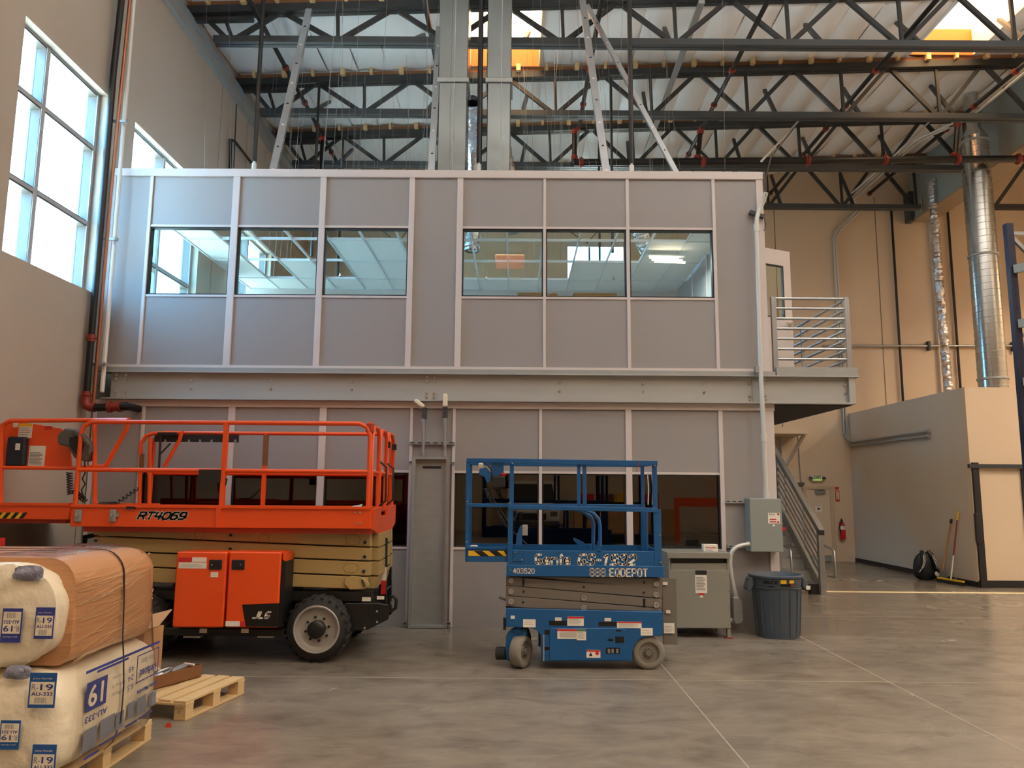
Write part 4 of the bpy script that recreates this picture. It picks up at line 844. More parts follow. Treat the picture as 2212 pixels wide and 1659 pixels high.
# scissor arms
YS = YG + .06
for a in ([(1093, 1245), (1430, 1249), (1428, 1272), (1093, 1262 - 16)], [(1093, 1244), (1150, 1246), (1428, 1272), (1428, 1292), (1093, 1264)], [(1093, 1265), (1428, 1294), (1428, 1313), (1093, 1286)], [(1093, 1287), (1428, 1315), (1428, 1321), (1400, 1322), (1180, 1318), (1093, 1309)]):
    pp('scissor_arm', 'arm_grey', ge, a, YS, .06, bev=.003); P = [at(px, py, YS) for px, py in a]; MB().prism([(q[0] + .02, q[1]) for q in P], YGB - .12, YGB - .06).build('scissor_arm', 'arm_grey', ge)
    MB().prism([(q[0] + .03, q[1] + (-.012)) for q in P], YS + .1, YGB - .16).build('inner_arm', 'arm_grey', ge)
for px, py in ((1104, 1254), (1104, 1277), (1104, 1299), (1417, 1261), (1417, 1284), (1417, 1307), (1261, 1291), (1261, 1313)):
    p = at3(px, py, YS); q = MB().lathe([(.026, 0), (.026, .018), (.016, .018), (.016, .004), (0, .004)], p, (0, -1, 0), 14).build('arm_pin', 'rim', ge, smooth=40)
for px, py in ((1131, 1278), (1130, 1301), (1391, 1258), (1391, 1280), (1261, 1268)): p = at3(px, py, YS); MB().cyl(p, p - Vector((0, .004, 0)), .012, 10).build('arm_hole', 'black_paint', ge, smooth=40)
for a in ((1128, 1246, 1133, 1266), (1389, 1293, 1394, 1313)): pb('arm_slot', 'black_paint', ge, *a, YS - .002, .003)
pt('hose', 'arm_grey', ge, [(1078, 1290), (1093, 1296)], YS + .1, .012)
# platform
pb('platform_skirt', 'blue', ge, 1094, 1222, 1434, 1246, YG - .012, .04, bev=.003); pb('platform_side', 'blue', ge, 1097, 1190, 1430, 1223, YG, .03, bev=.003)
x0, x1, z0, z1 = rect(1097, 1190, 1430, 1246, YG)
B('platform_side', 'blue', ge, x0, x1, YGB - .03, YGB, z0, z1 + .01); B('platform_floor', 'steel_grey', ge, x0, x1, YG + .03, YGB - .03, z0 + .02, z0 + .05); B('platform_end', 'blue', ge, x1 - .02, x1, YG + .03, YGB - .03, z0, z1)
B('platform_end', 'blue', ge, x0, x0 + .02, YG + .03, YGB - .03, z0, z1)
pb('extension_side', 'blue', ge, 1009, 1184, 1096, 1214, YG + .03, .03, bev=.003); pb('extension_lip', 'blue', ge, 1006, 1181, 1097, 1186, YG + .02, .04)
x2, x3, z2, z3 = rect(1009, 1184, 1096, 1214, YG + .03); B('extension_end', 'blue', ge, x2 - .02, x2, YG + .04, YGB - .05, z2, z3); B('extension_floor', 'steel_grey', ge, x2, x3, YG + .06, YGB - .05, z2 + .05, z2 + .07); B('extension_side', 'blue', ge, x2, x3, YGB - .06, YGB - .03, z2, z3)
pb('hazard_strip', 'yellow', ge, 1012, 1190, 1095, 1201, YG + .026, .004)
for i in range(4):
    px = 1012 + i * 32 - 20; q = [(max(1012, px), 1190), (min(1095, px + 18), 1190), (min(1095, px + 32), 1201), (max(1012, min(1095, px + 14)), 1201)]
    if q[1][0] > q[0][0]: pp('hazard_bar', 'black_paint', ge, q, YG + .0235, .002)
pb('skirt_plate', 'blue', ge, 1108, 1188, 1129, 1213, YG - .01, .012, bev=.003)
for px, py in ((1113, 1194), (1127, 1209), (1425, 1156), (1427, 1214), (1009, 1170), (1010, 1083), (1102, 1086), (1107, 1001), (1415, 1006)):
    p = at3(px, py, YG - .01); MB().cyl(p, p - Vector((0, .01, 0)), .008, 8).build('bolt', 'chrome', ge, smooth=40)
def gtext(t, r, Y, w, sh=0, gap=.3): stroke(t, 'white_text', ge, *rect(*r, YG), Y, w, sh, gap)
gtext('Genie', (1155, 1196, 1233, 1220), YG - .002, .021, 0, .45); pp('logo_arrow', 'white_text', ge, [(1208, 1202), (1218, 1202), (1213, 1195)], YG - .004, .003)
gtext('GS-1932', (1246, 1196, 1377, 1222), YG - .002, .023, .22, .45); gtext('888.EQDEPOT', (1273, 1227, 1399, 1246), YG - .015, .013, 0, .45); gtext('403520', (1108, 1227, 1155, 1239), YG - .015, .0085, 0, .45)
pp('small_decal', 'label_green', ge, [(1099, 1229), (1106, 1229), (1103, 1233)], YG - .015, .002)
# guard rails
def gbar(name, a, b, Y, w=.035, d=.035): return MB().bar(at3(*a, Y), at3(*b, Y), d, w, up=(0, 0, 1)).build(name, 'blue', ge, bev=.003)
def gpost(px0, px1, py0, py1, Y, d=.04): return pb('guard_post', 'blue', ge, px0, py0, px1, py1, Y, d, bev=.003)
zt_g = at(1260, 998, YG)[1]; zm_g = at(1260, 1096, YG)[1]; xg0, xg1 = at(1009, 1050, YG)[0], at(1418, 1050, YG)[0]; xgm = at(1104, 1090, YG)[0]
def gb(name, x0, x1, y0, y1, z0, z1): return B(name, 'blue', ge, x0, x1, y0, y1, z0, z1, bev=.003)
def flat(name, a, b, Y, h=.045, d=.035):
    pa, pb_ = at3(*a, Y), at3(*b, Y); return MB().bar(pa, pb_, d, h, up=(0, 0, 1)).build(name, 'blue', ge, bev=.003)
flat('top_rail', (1102, 996), (1420, 1001), YG, .05); flat('top_rail', (1008, 994), (1104, 995), YG + .04, .04)
flat('mid_rail', (1098, 1095), (1420, 1102), YG, .042); flat('mid_rail', (1007, 1091), (1100, 1092), YG + .04, .035)
dY = YGB - YG - .04
for a, b in ((xgm, xg1),): gb('top_rail', a, b, YGB - .04, YGB, zt_g - .025, zt_g + .025); gb('mid_rail', a, b, YGB - .04, YGB, zm_g - .02, zm_g + .02)
gb('top_rail', xg0, xgm, YGB - .08, YGB - .05, zt_g - .02, zt_g + .02); gb('mid_rail', xg0, xgm, YGB - .08, YGB - .05, zm_g - .02, zm_g + .02)
gpost(1007, 1014, 993, 1186, YG + .03); gpost(1101, 1110, 993, 1092, YG, .045); gpost(1097, 1106, 1092, 1190, YG, .045); gpost(1096, 1107, 1172, 1222, YG - .008, .03)
gpost(1247, 1254, 998, 1092, YG + .01); gpost(1259, 1267, 999, 1093, YG + .01)
gpost(1385, 1392, 1002, 1100, YGB - .05); gpost(1410, 1420, 998, 1102, YG); gpost(1413, 1429, 1100, 1222, YG - .006, .03); gpost(1385, 1393, 1100, 1195, YGB - .06); gpost(1395, 1400, 1105, 1190, YGB - .2)
for y in (YG + .035, YGB - .1): gb('guard_post', xg0 - .015, xg0 + .015, y, y + .035, z3, zt_g)
gb('end_rail', xg0 - .015, xg0 + .015, YG + .07, YGB - .08, zt_g - .02, zt_g + .02); gb('end_rail', xg0 - .015, xg0 + .015, YG + .07, YGB - .08, zm_g - .02, zm_g + .02)
gb('end_rail', xg1 - .02, xg1 + .02, YG + .05, YGB - .04, zt_g - .02, zt_g + .02); gb('guard_post', xgm - .02, xgm + .02, YGB - .045, YGB, z1, zt_g)
for a in ([(1240, 1098), (1262, 1107), (1276, 1117), (1282, 1132), (1281, 1190)], [(1255, 1098), (1282, 1109), (1293, 1122), (1296, 1138), (1296, 1180)]): pt('folding_arm', 'blue', ge, a, YG + (.08 if a[0][0] == 1240 else .0), .019)
pb('arm_socket', 'blue', ge, 1291, 1170, 1299, 1190, YG - .01, .05)
pt('arm_bracket', 'blue', ge, [(1262, 1188), (1263, 1176), (1276, 1176), (1277, 1188)], YG + .0, .007); pp('arm_bracket', 'blue', ge, [(1239, 1162), (1246, 1164), (1262, 1172), (1262, 1180), (1250, 1178), (1240, 1168)], YG + .25, .04)
gb('gate_hinge', at(1393, 1136, YGB - .2)[0], at(1398, 1136, YGB - .2)[0], YGB - .21, YGB - .2, at(1390, 1141, YGB)[1], at(1390, 1129, YGB)[1])
# controls on the rail
pb('control_backplate', 'blue', ge, 1060, 1000, 1088, 1028, YG + .05, .015); pb('control_box', 'black_plastic', ge, 1063, 1029, 1091, 1053, YG - .01, .1, bev=.008)
p = at3(1087, 1030, YG + .04); MB().lathe([(.018, 0), (.03, .015), (.03, .03), (.012, .04), (0, .04)], p, (0, 0, 1), 14).build('stop_button', 'red', ge, smooth=40)
pp('joystick_housing', 'blue', ge, [(1034, 1025), (1036, 1012), (1050, 1010), (1060, 1020), (1062, 1040), (1052, 1044), (1046, 1030)], YG + .03, .06, bev=.005); pt('joystick_guard', 'black_plastic', ge, [(1047, 998), (1060, 1012), (1063, 1025), (1060, 1040)], YG + .02, .008)
pb('manual_tube', 'bag', ge, 1033, 1000, 1044, 1016, YG + .1, .05, bev=.01)
coil('coiled_cord', at3(1048, 1054, YG + .05), at3(1062, 1086, YG + .06), 8, .012, .004, ge); coil('coiled_cord', at3(1062, 1086, YG + .06), at3(1096, 1140, YG + .08), 12, .012, .004, ge); pt('control_cable', 'black_plastic', ge, [(1058, 1050), (1066, 1080), (1090, 1115), (1110, 1150), (1140, 1178)], YG + .1, .007)
pb('outlet_box', 'galv_dull', ge, 1128, 1134, 1140, 1157, YG + .03, .05, bev=.004); pp('outlet_bracket', 'blue', ge, [(1114, 1178), (1116, 1156), (1124, 1136), (1128, 1136), (1128, 1178)], YG + .05, .03)
pb('document_roll', 'white_label', ge, 1015, 1178, 1032, 1183, YG + .1, .05, bev=.01)
for px in (1399, 1408): pt('safety_chain', 'white_label', ge, [(px, 1026), (px + 2, 1055), (px + 1, 1090)], YG + .4, .005)
pt('safety_strap', 'red', ge, [(1382, 996), (1378, 1008), (1374, 1020)], YG - .02, .003)

# ================================================================ FOREGROUND: WRAPPED INSULATION ON A PALLET
def atX(px, py, X):
    d = _r2 * ((px - 1106) / FPX) + _u2 * ((829.5 - py) / FPX) + _f; k = X / d.x; return (d.y * k, CAM_H + d.z * k)
def make_pallet(name, label, origin, d, e, L, Wd, H, nslat, group='wooden pallets', stamp=False):
    """d runs along the slats (length L), e across them (width Wd)."""
    t = thing(name, label, 'pallet', origin, group); o = Vector(origin); d = Vector((d[0], d[1], 0)).normalized(); e = Vector((e[0], e[1], 0)).normalized(); rp = random.Random(int(L * 100))
    def bx(nm, a0, a1, b0, b1, z0, z1, mat='wood_pale'):
        P = [o + d * a + e * b for a, b in ((a0, b0), (a1, b0), (a1, b1), (a0, b1))]
        return MB().prism([(p.x, p.y) for p in P], z0, z1, 'xy').build(nm, mat, t, bev=.002)
    w = Wd / nslat
    for i in range(nslat): bx('deck_slat', rp.uniform(0, .012), L - rp.uniform(0, .012), i * w + .004, i * w + w * rp.uniform(.74, .84), H - .018, H)
    for a in (0, L / 2 - .05, L - .1): bx('cross_board', a, a + .1, 0, Wd, H - .036, H - .018)
    for a in (0, L / 2 - .05, L - .1):
        for b in (0, Wd / 2 - .06, Wd - .1): bx('block', a + .002, a + .098, b + .002, b + .1, .018, H - .036)
    for b in (0, Wd / 2 - .06, Wd - .1): bx('bottom_board', 0, L, b, b + .1, .001, .018)
    return t, bx
pal, _bx = make_pallet('pallet', 'wooden pallet under the shrink-wrapped insulation stack', (-2.49, 4.40, 0), (0, 1), (-1, 0), 1.17, 1.25, .135, 8)
# lower bags (white printed plastic)
def superbag(name, mat, par, xa, xb, za, zb, y0, y1, rr, nseg=72, pw=3.2, bulge=.06, seed=1):
    """rounded-rectangle tube along y with pillowed ends."""
    cx, cz, hx, hz = (xa + xb) / 2, (za + zb) / 2, (xb - xa) / 2, (zb - za) / 2; rg_ = random.Random(seed); ph = rg_.random() * 6
    st = [(0, .0), (.001, .15), (.003, .3), (.007, .45), (.013, .6), (.022, .71), (.035, .8), (.05, .88), (.075, .95), (.11, 1.0)] + [(.11 + .79 * i / 18, 1.0) for i in range(1, 19)] + [(.96, .93), (1, .8)]
    wr = [(rg_.randint(2, 13), rg_.uniform(4, 26), rg_.random() * 6, rg_.uniform(.3, 1)) for _ in range(9)]
    def wrinkle(a, s, k): q = sum(w * sin(n_ * a + f * s + 5 * k + p + 1.5 * sin(3 * a + 9 * s)) for n_, f, p, w in wr) / 4.0; return .011 * (abs(q) ** .7) * (1 if q > 0 else -1)
    vs, fs = [], []
    for s, k in st:
        y = y0 + (y1 - y0) * s
        for j in range(nseg):
            a = 2 * pi * j / nseg; c, q = cos(a), sin(a)
            x = cx + hx * k * abs(c) ** (2 / pw) * (1 if c > 0 else -1); z = cz + hz * k * abs(q) ** (2 / pw) * (1 if q > 0 else -1)
            wv = wrinkle(a, s, k) * min(1, k * 1.4)
            vs.append((x + wv * c, y + .9 * wv * (1 if s < .1 else 0) * (k > .05), max(za, z + wv * q)))
    for i in range(len(st) - 1):
        for j in range(nseg): fs.append((i * nseg + j, i * nseg + (j + 1) % nseg, (i + 1) * nseg + (j + 1) % nseg, (i + 1) * nseg + j))
    fs.append(tuple((len(st) - 1) * nseg + j for j in range(nseg)))
    return MB().add(vs, fs).build(name, mat, par, smooth=70)
ib = thing('insulation_bag', 'white and blue printed insulation bags, the lower layer of the wrapped stack', 'insulation', (-3.1, 5, .136))
superbag('bag_body', 'bag', ib, -3.05, -2.42, .136, .725, 4.27, 5.5, .1, seed=2); superbag('bag_body', 'bag', ib, -3.7, -3.06, .136, .725, 4.3, 5.56, .1, seed=3)
iu = thing('insulation_carton', 'round-cornered brown kraft bale with white bag ends, top of the wrapped stack', 'insulation', (-3.1, 5, .73))
def bale_profile(xa, xb, za, zb, r, n=7):
    P = []
    for cx, cz, a0 in ((xb - r, zb - r, 0), (xa + r, zb - r, 90), (xa + r * .5, za + r * .5, 180), (xb - r * .5, za + r * .5, 270)):
        q = r if a0 < 180 else r * .5
        for i in range(n): a = radians(a0 + 90 * i / (n - 1)); P.append((cx + q * cos(a), cz + q * sin(a)))
    return P
Q = bale_profile(-3.72, -2.47, .728, 1.315, .16)
vs, fs = [], []; NY = 10; n = len(Q)
for k in range(NY + 1):
    s = k / NY; y = 4.44 + 1.06 * s; sh = 1 - .10 * max(0, (s - .82) / .18) ** 2
    for i, (x, z) in enumerate(Q):
        bl_ = .02 * sin(pi * s) * (1 if x > -2.7 else 0); vs.append((-3.1 + (x + 3.1) * (1 - (1 - sh) * .9) + bl_, y, .728 + (z - .728) * sh + .012 * sin(pi * s + .4)))
for k in range(NY):
    for i in range(n): fs.append((k * n + i, k * n + (i + 1) % n, (k + 1) * n + (i + 1) % n, (k + 1) * n + i))
fs += [tuple(range(n)), tuple(NY * n + i for i in range(n))]
kraft = MB().add(vs, fs).build('kraft_sleeve', 'kraft', iu, smooth=50)
superbag('bag_end', 'bag', iu, -3.28, -2.50, .735, 1.295, 4.28, 4.58, .1, pw=2.6, seed=5); superbag('bag_end', 'bag', iu, -3.75, -3.30, .735, 1.30, 4.32, 4.58, .1, pw=2.5, seed=6)
for px, py, s, par, sd in ((62, 1238, .05, iu, 1), (38, 1452, .045, ib, 2)):
    x, z = at(px, py, 4.29); rk = random.Random(sd); kb = []
    vs = []
    def kfn(u, v, x=x, z=z, s=s, sd=sd): a = 2 * pi * u; b = pi * v; r_ = s * (1 + .35 * sin(5 * a + sd) * sin(b) + .2 * sin(3 * b + 2 * a)); return (x + 1.5 * r_ * sin(b) * cos(a), 4.288 + .35 * r_ * sin(b) * sin(a), z + .7 * r_ * cos(b))
    grid('bag_knot', 'knot', par, kfn, 18, 9)
def front_label(par, px0, py0, px1, py1, Y, flip=False, a='R-19', b='AU-333', mat='print_blue2'):
    x0, x1, z0, z1 = rect(px0, py0, px1, py1, Y); w, h = x1 - x0, z1 - z0; y = Y - .003
    L = B('printed_label', mat, par, x0, x1, y, y + .003, z0, z1); f = (lambda s: z0 + h * (1 - s)) if flip else (lambda s: z0 + h * s)
    B('label_face', 'bag', L, x0 + w * .06, x1 - w * .06, y - .0008, y, *sorted((f(.1), f(.74))))
    xs = (x0 + w * .1, x0 + w * .36) if not flip else (x1 - w * .36, x1 - w * .1); xt = (x0 + w * .42, x1 - w * .1) if not flip else (x0 + w * .1, x1 - w * .42)
    za, zb2 = sorted((f(.5), f(.68))); text('R-', 'lettering', 'print_grey', L, *xs, za, zb2, y - .0012, flip=flip); text('19', 'lettering', 'print_blue', L, *xt, za, zb2, y - .0012, bold=.015, flip=flip)
    za, zb2 = sorted((f(.34), f(.45))); text(b, 'lettering', 'print_blue', L, x0 + w * .1, x1 - w * .1, za, zb2, y - .0012, bold=.02, flip=flip)
    za, zb2 = sorted((f(.13), f(.29)))
    for i in range(9): xx = x0 + w * (.25 + .05 * i); B('bar_line', 'print_grey', L, xx, xx + w * (.018 + .012 * (i % 3 == 0)), y - .001, y, za, zb2)
    za, zb2 = sorted((f(.80), f(.86))); text('Johns Manville', 'lettering', 'bag', L, x0 + w * .12, x1 - w * .15, za, zb2, y - .0012, flip=flip)
front_label(iu, 4, 1314, 47, 1388, 4.266, True, mat='print_blue'); front_label(iu, 76, 1312, 117, 1380, 4.266, mat='print_blue')
front_label(ib, 63, 1453, 121, 1529, 4.257); front_label(ib, 0, 1556, 43, 1619, 4.257, True); front_label(ib, 68, 1608, 120, 1690, 4.257)
# print on the side of the lower bag (upside down)
XS = -2.404
def side(nm, mat, par, px0, py0, px1, py1, X=None, y=None):
    a, b = atX(px0, (py0 + py1) / 2, XS), atX(px1, (py0 + py1) / 2, XS); c, d = atX((px0 + px1) / 2, py0, XS), atX((px0 + px1) / 2, py1, XS)
    return a[0], b[0], d[1], c[1]
def sbox(nm, mat, r, par=ib, off=0): y0, y1, z0, z1 = r; return B(nm, mat, par, XS + off, XS + off + .002, y0, y1, z0, z1)
def stext(s, mat, r, off=.003, **k): y0, y1, z0, z1 = r; return text(s, 'lettering', mat, ib, y0, y1, z0, z1, XS + off, axis='x', flip=True, **k)
pr = sbox('print_square', 'print_blue', (4.52, 4.74, .46, .62)); stext('19', 'bag', (4.54, 4.70, .48, .60), bold=.02)
stext('AU-333', 'print_blue', (4.52, 4.76, .40, .435), bold=.02); sbox('print_strip', 'print_blue', (4.5, 5.40, .675, .69)); sbox('print_strip', 'print_blue', (4.62, 4.98, .655, .668))
for i, s in enumerate(('6.5', '24', '48')): stext(s, 'print_blue', (4.99, 5.06, .46 + .055 * i, .495 + .055 * i))
for i, s in enumerate(('18 Pieces', '144 sq. ft', 'Total Coverage')): stext(s, 'print_grey', (4.80, 4.95, .47 + .05 * i, .495 + .05 * i))
fr_ = MB(); 
for a in ((5.10, 5.40, .48, .486), (5.10, 5.40, .645, .651), (5.10, 5.107, .48, .651), (5.393, 5.40, .48, .651)): fr_.box(XS, XS + .002, *a)
fr_.build('print_frame', 'print_blue', ib); stext('Unfaced', 'print_blue', (5.14, 5.37, .505, .555), bold=.03); stext('Glass Batt', 'print_grey', (5.15, 5.36, .585, .62)); stext('Johns Manville', 'print_blue', (5.12, 5.40, .405, .44), bold=.04)
for r_ in ((4.52, 4.66, .24, .36), (4.70, 4.86, .26, .37), (4.88, 4.97, .26, .36), (5.02, 5.10, .28, .38), (5.14, 5.26, .27, .38), (5.30, 5.40, .28, .37)): sbox('print_picture', 'print_grey', r_)
for r_ in ((4.55, 4.70, .20, .212), (4.70, 4.95, .225, .237), (5.0, 5.15, .24, .252), (5.17, 5.36, .24, .252)): sbox('print_strip', 'print_blue', r_)
# stretch film over the bale and black strap
M('film_wrap', (236, 216, 190), 0.18)
_nt = MATS['film']; 
def film_mat():
    m = MATS['film']; nt = m.node_tree; g = [n for n in nt.nodes if n.type == 'BSDF_GLOSSY'][0]; g.inputs['Roughness'].default_value = .16
    tc = nt.nodes.new('ShaderNodeTexCoord'); mp = nt.nodes.new('ShaderNodeMapping'); mp.inputs['Scale'].default_value = (1, 1.2, 16); mp.inputs['Rotation'].default_value = (radians(22), 0, 0)
    nz = nt.nodes.new('ShaderNodeTexNoise'); nz.inputs['Scale'].default_value = 2.2; nz.inputs['Detail'].default_value = 5; bp = nt.nodes.new('ShaderNodeBump'); bp.inputs['Strength'].default_value = 1.0; bp.inputs['Distance'].default_value = .05
    nt.links.new(tc.outputs['Object'], mp.inputs['Vector']); nt.links.new(mp.outputs[0], nz.inputs['Vector']); nt.links.new(nz.outputs['Fac'], bp.inputs['Height']); nt.links.new(bp.outputs[0], g.inputs['Normal'])
film_mat()
fv, ff = [], []
prof = [(-2.98, 1.335), (-2.75, 1.335), (-2.62, 1.325), (-2.53, 1.28), (-2.475, 1.18), (-2.445, 1.02), (-2.435, .85), (-2.415, .70), (-2.395, .55), (-2.395, .35), (-2.41, .2), (-2.47, .12)]
rf = random.Random(4)
for k in range(16):
    s = k / 15; y = 4.42 + 1.12 * s
    for i, (x, z) in enumerate(prof): fv.append((x - (.02 if s > .9 else 0) - .45 * max(0, s - .8) + rf.uniform(-.005, .005) + .012 * sin(pi * s), y, z + rf.uniform(-.006, .006) - (.10 * max(0, s - .8) if z > 1.2 else 0)))
m_ = len(prof)
for k in range(15):
    for i in range(m_ - 1): ff.append((k * m_ + i, k * m_ + i + 1, (k + 1) * m_ + i + 1, (k + 1) * m_ + i))
MB().add(fv, ff).build('stretch_film', 'film', iu, smooth=60)
def strap(yv, w, name, xmin=-3.7, low=True):
    k = (yv - 4.44) / 1.06; pts = [(x + .02 * sin(pi * k) * (x > -2.7), .728 + (z - .728) + .012 * sin(pi * k + .4)) for x, z in Q[:14]]; cx = [p for p in pts if p[0] > xmin and p[1] > .9]
    top = [(xmin, cx[-1][1])] if cx[-1][0] > xmin else []
    seq_ = [(p[0] + .006 * (p[0] > -2.6), p[1] + .006) for p in sorted(cx, key=lambda p: (p[0], -p[1]))]
    seq_ = [(xmin, max(p[1] for p in seq_))] + seq_ + ([(-2.432, 1.0), (-2.425, .80), (-2.408, .66), (-2.396, .5), (-2.398, .3), (-2.44, .18), (-2.485, .137)] if low else [])
    mb = MB()
    for a, b in zip(seq_, seq_[1:]):
        if (Vector(a) - Vector(b)).length > .004: mb.bar((a[0], yv, a[1]), (b[0], yv, b[1]), w, .003, up=(b[1] - a[1], 0, a[0] - b[0]))
    return mb.build(name, 'black_paint', iu)
strap(4.93, .013, 'strap_band')
rc_ = random.Random(9); cr = MB()
for i in range(46):
    z0 = .76 + .56 * rc_.random(); ya = 4.46 + .5 * rc_.random() ** 1.5; L = .25 + .6 * rc_.random(); P = []
    for j in range(9):
        f = j / 8; y = min(5.46, ya + L * f); k = (y - 4.44) / 1.06; z = z0 + .13 * (y - 4.44) - .03 + .012 * sin(5 * f + i); z = min(z, 1.30 - .02 * k)
        x = -2.47 + .02 * sin(pi * k) - (0 if z < 1.15 else .16 - sqrt(max(0, .16 ** 2 - (z - 1.155) ** 2))) - (0 if k < .82 else .10 * ((k - .82) / .18) ** 2 * .9 * .63)
        P.append((x + .004, y, z))
    cr.tube(P, .0016 + .0012 * rc_.random(), 3)
M('crease', (226, 190, 150), 0.2)
cr.build('film_creases', 'crease', iu, kind='stuff')
MB().bar((-3.7, 4.62, 1.342), (-2.72, 4.66, 1.342), .008, .003).build('strap_band', 'black_paint', iu)
# second pallet with opened cartons
p2, bx2 = make_pallet('pallet', 'low wooden pallet with bare slats beside the orange lift', (-2.435, 5.99, 0), (.209, .978), (-.978, .209), .80, 1.10, .14, 8)
o2 = Vector((-2.435, 5.99, 0)); d2 = Vector((.209, .978, 0)); e2 = Vector((-.978, .209, 0)); rz2 = atan2(.209, .978)
def on2(a, b, z): return o2 + d2 * a + e2 * b + Vector((0, 0, z))
tm = Matrix.Translation(on2(-.0025, .09, .045)) @ Matrix.Rotation(-rz2, 4, 'Z')
for s, x0, x1, z0, z1 in (('US-4071', .0, .07, .03, .05), ('HT', .02, .05, .004, .024)):
    text(s, 'stamp', 'wood_dark', p2, x0, x1, z0, z1, 0, rot=tm)
def rbox(name, mat, par, c, L, Wd, H, ang, th=.006, open_top=True):
    """open-topped carton: four walls and a floor, turned about z."""
    R_ = Matrix.Rotation(ang, 3, 'Z'); mb = MB(); c = Vector(c)
    def q(x0, x1, y0, y1, z0, z1):
        P = [c + R_ @ Vector((x, y, 0)) for x, y in ((x0, y0), (x1, y0), (x1, y1), (x0, y1))]; mb.prism([(p.x, p.y) for p in P], c.z + z0, c.z + z1, 'xy')
    q(-L / 2, L / 2, -Wd / 2, -Wd / 2 + th, 0, H); q(-L / 2, L / 2, Wd / 2 - th, Wd / 2, 0, H); q(-L / 2, -L / 2 + th, -Wd / 2 + th, Wd / 2 - th, 0, H); q(L / 2 - th, L / 2, -Wd / 2 + th, Wd / 2 - th, 0, H); q(-L / 2, L / 2, -Wd / 2, Wd / 2, 0, th)
    return mb.build(name, mat, par)
cb = thing('cardboard_box', 'tall open brown carton with a raised flap behind the wrapped stack', 'box', (-3.25, 6.72, .141))
rbox('carton', 'cardboard', cb, (-3.25, 6.68, .141), .45, .36, .40, 0); MB().bar((-3.30, 6.545, .545), (-2.86, 6.50, .66), .26, .006, up=(0, -.4, 1)).build('carton_flap', 'cardboard', cb)
text('MV', 'marker_scrawl', 'label_green', cb, -3.16, -3.09, .30, .36, 6.536, bold=.03)
tc_ = thing('tool_carton', 'long shallow dark carton holding metal tools on the slatted pallet', 'box', on2(.45, .48, .141)); c0 = on2(.46, .47, .145)
an = atan2(.978, .209) - radians(12)
rbox('tray', 'wood_dark', tc_, c0, .50, .15, .10, an)
R_ = Matrix.Rotation(an, 3, 'Z')
MB().bar(c0 + R_ @ Vector((-.2, 0, .06)), c0 + R_ @ Vector((.16, .02, .10)), .06, .02).build('tool_handle', 'galv_dull', tc_, bev=.004)
MB().tube([c0 + R_ @ Vector((-.10 + .10 * cos(a), .045 * sin(a), .09 + .02 * cos(a))) for a in [2 * pi * i / 14 for i in range(15)]], .010, 6).build('tool_ring', 'galv', tc_, smooth=60)
MB().bar(c0 + R_ @ Vector((.19, -.05, .105)), c0 + R_ @ Vector((.19, .06, .105)), .022, .012).build('tool_blade', 'white_label', tc_)
MB().cyl(c0 + R_ @ Vector((-.19, -.02, .07)), c0 + R_ @ Vector((-.12, -.03, .09)), .022, 10).build('tool_ferrule', 'galv', tc_, smooth=40)
wb = thing('small_box', 'small white printed carton at the corner of the slatted pallet', 'box', on2(.16, .62, .141))
x, y, _ = on2(.13, .60, 0); rbox('carton', 'white_label', wb, (x, y, .141), .12, .12, .12, -rz2); text('T', 'lettering', 'gasket', wb, x - .04, x - .02, .20, .225, y - .066); B('print_blot', 'steel_grey', wb, x + .0, x + .04, y - .067, y - .0655, .17, .20)
tr_ = MB().lathe([(.018, 0), (.05, 0), (.05, .05), (.018, .05), (.018, 0)], on2(.52, .66, .23), (.35, -.85, .1), 20).build('tape_roll', 'bag', smooth=40, label='roll of pale tape standing against the tall brown carton', cat='tape roll')
tr_.data.transform(Matrix.Translation((0, 0, -.038)))
rd = MB().add([(-2.52, 5.84, 0), (-2.475, 5.835, 0), (-2.48, 5.87, 0), (-2.515, 5.875, 0), (-2.508, 5.845, .028), (-2.485, 5.85, .03), (-2.487, 5.865, .024), (-2.51, 5.868, .022)], [(0, 3, 2, 1), (4, 5, 6, 7), (0, 1, 5, 4), (1, 2, 6, 5), (2, 3, 7, 6), (3, 0, 4, 7)]).build('debris_chip', 'orange_dark', label='small rust-red chip lying on the floor before the slatted pallet', cat='chip')

# ================================================================ ON AND BEFORE THE OFFICE FRONT
ct = thing('cable_tray_cover', 'tall flat grey steel cable trough fixed upright on the lower office wall', 'cable trough', (-1.08, 9.93, 0))
x0, x1, _, _ = rect(888, 985, 966, 1360, 9.93); ztp = at(928, 987, 9.93)[1]
B('back_plate', 'galv_dull', ct, x0, x1, 9.98, 10.0, 0.01, ztp); B('side_flange', 'galv_dull', ct, x0 - .01, x0 + .035, 9.91, 10.02, 0.005, ztp); B('side_flange', 'galv', ct, x1 - .03, x1 + .012, 9.91, 10.02, 0.005, ztp)
B('end_flange', 'galv_dull', ct, x0 + .035, x1 - .03, 9.91, 9.98, ztp - .03, ztp); B('end_flange', 'galv_dull', ct, x0 + .035, x1 - .03, 9.91, 9.98, .005, .035)
pb('slot', 'gasket', ct, 913, 1007, 953, 1012, 9.977, .004)
for px, py in ((897, 1002), (958, 1002), (888, 1345), (955, 1345)): p = at3(px, py, 9.98); MB().cyl(p, p - Vector((0, .01, 0)), .009, 8).build('bolt', 'chrome', ct, smooth=40)
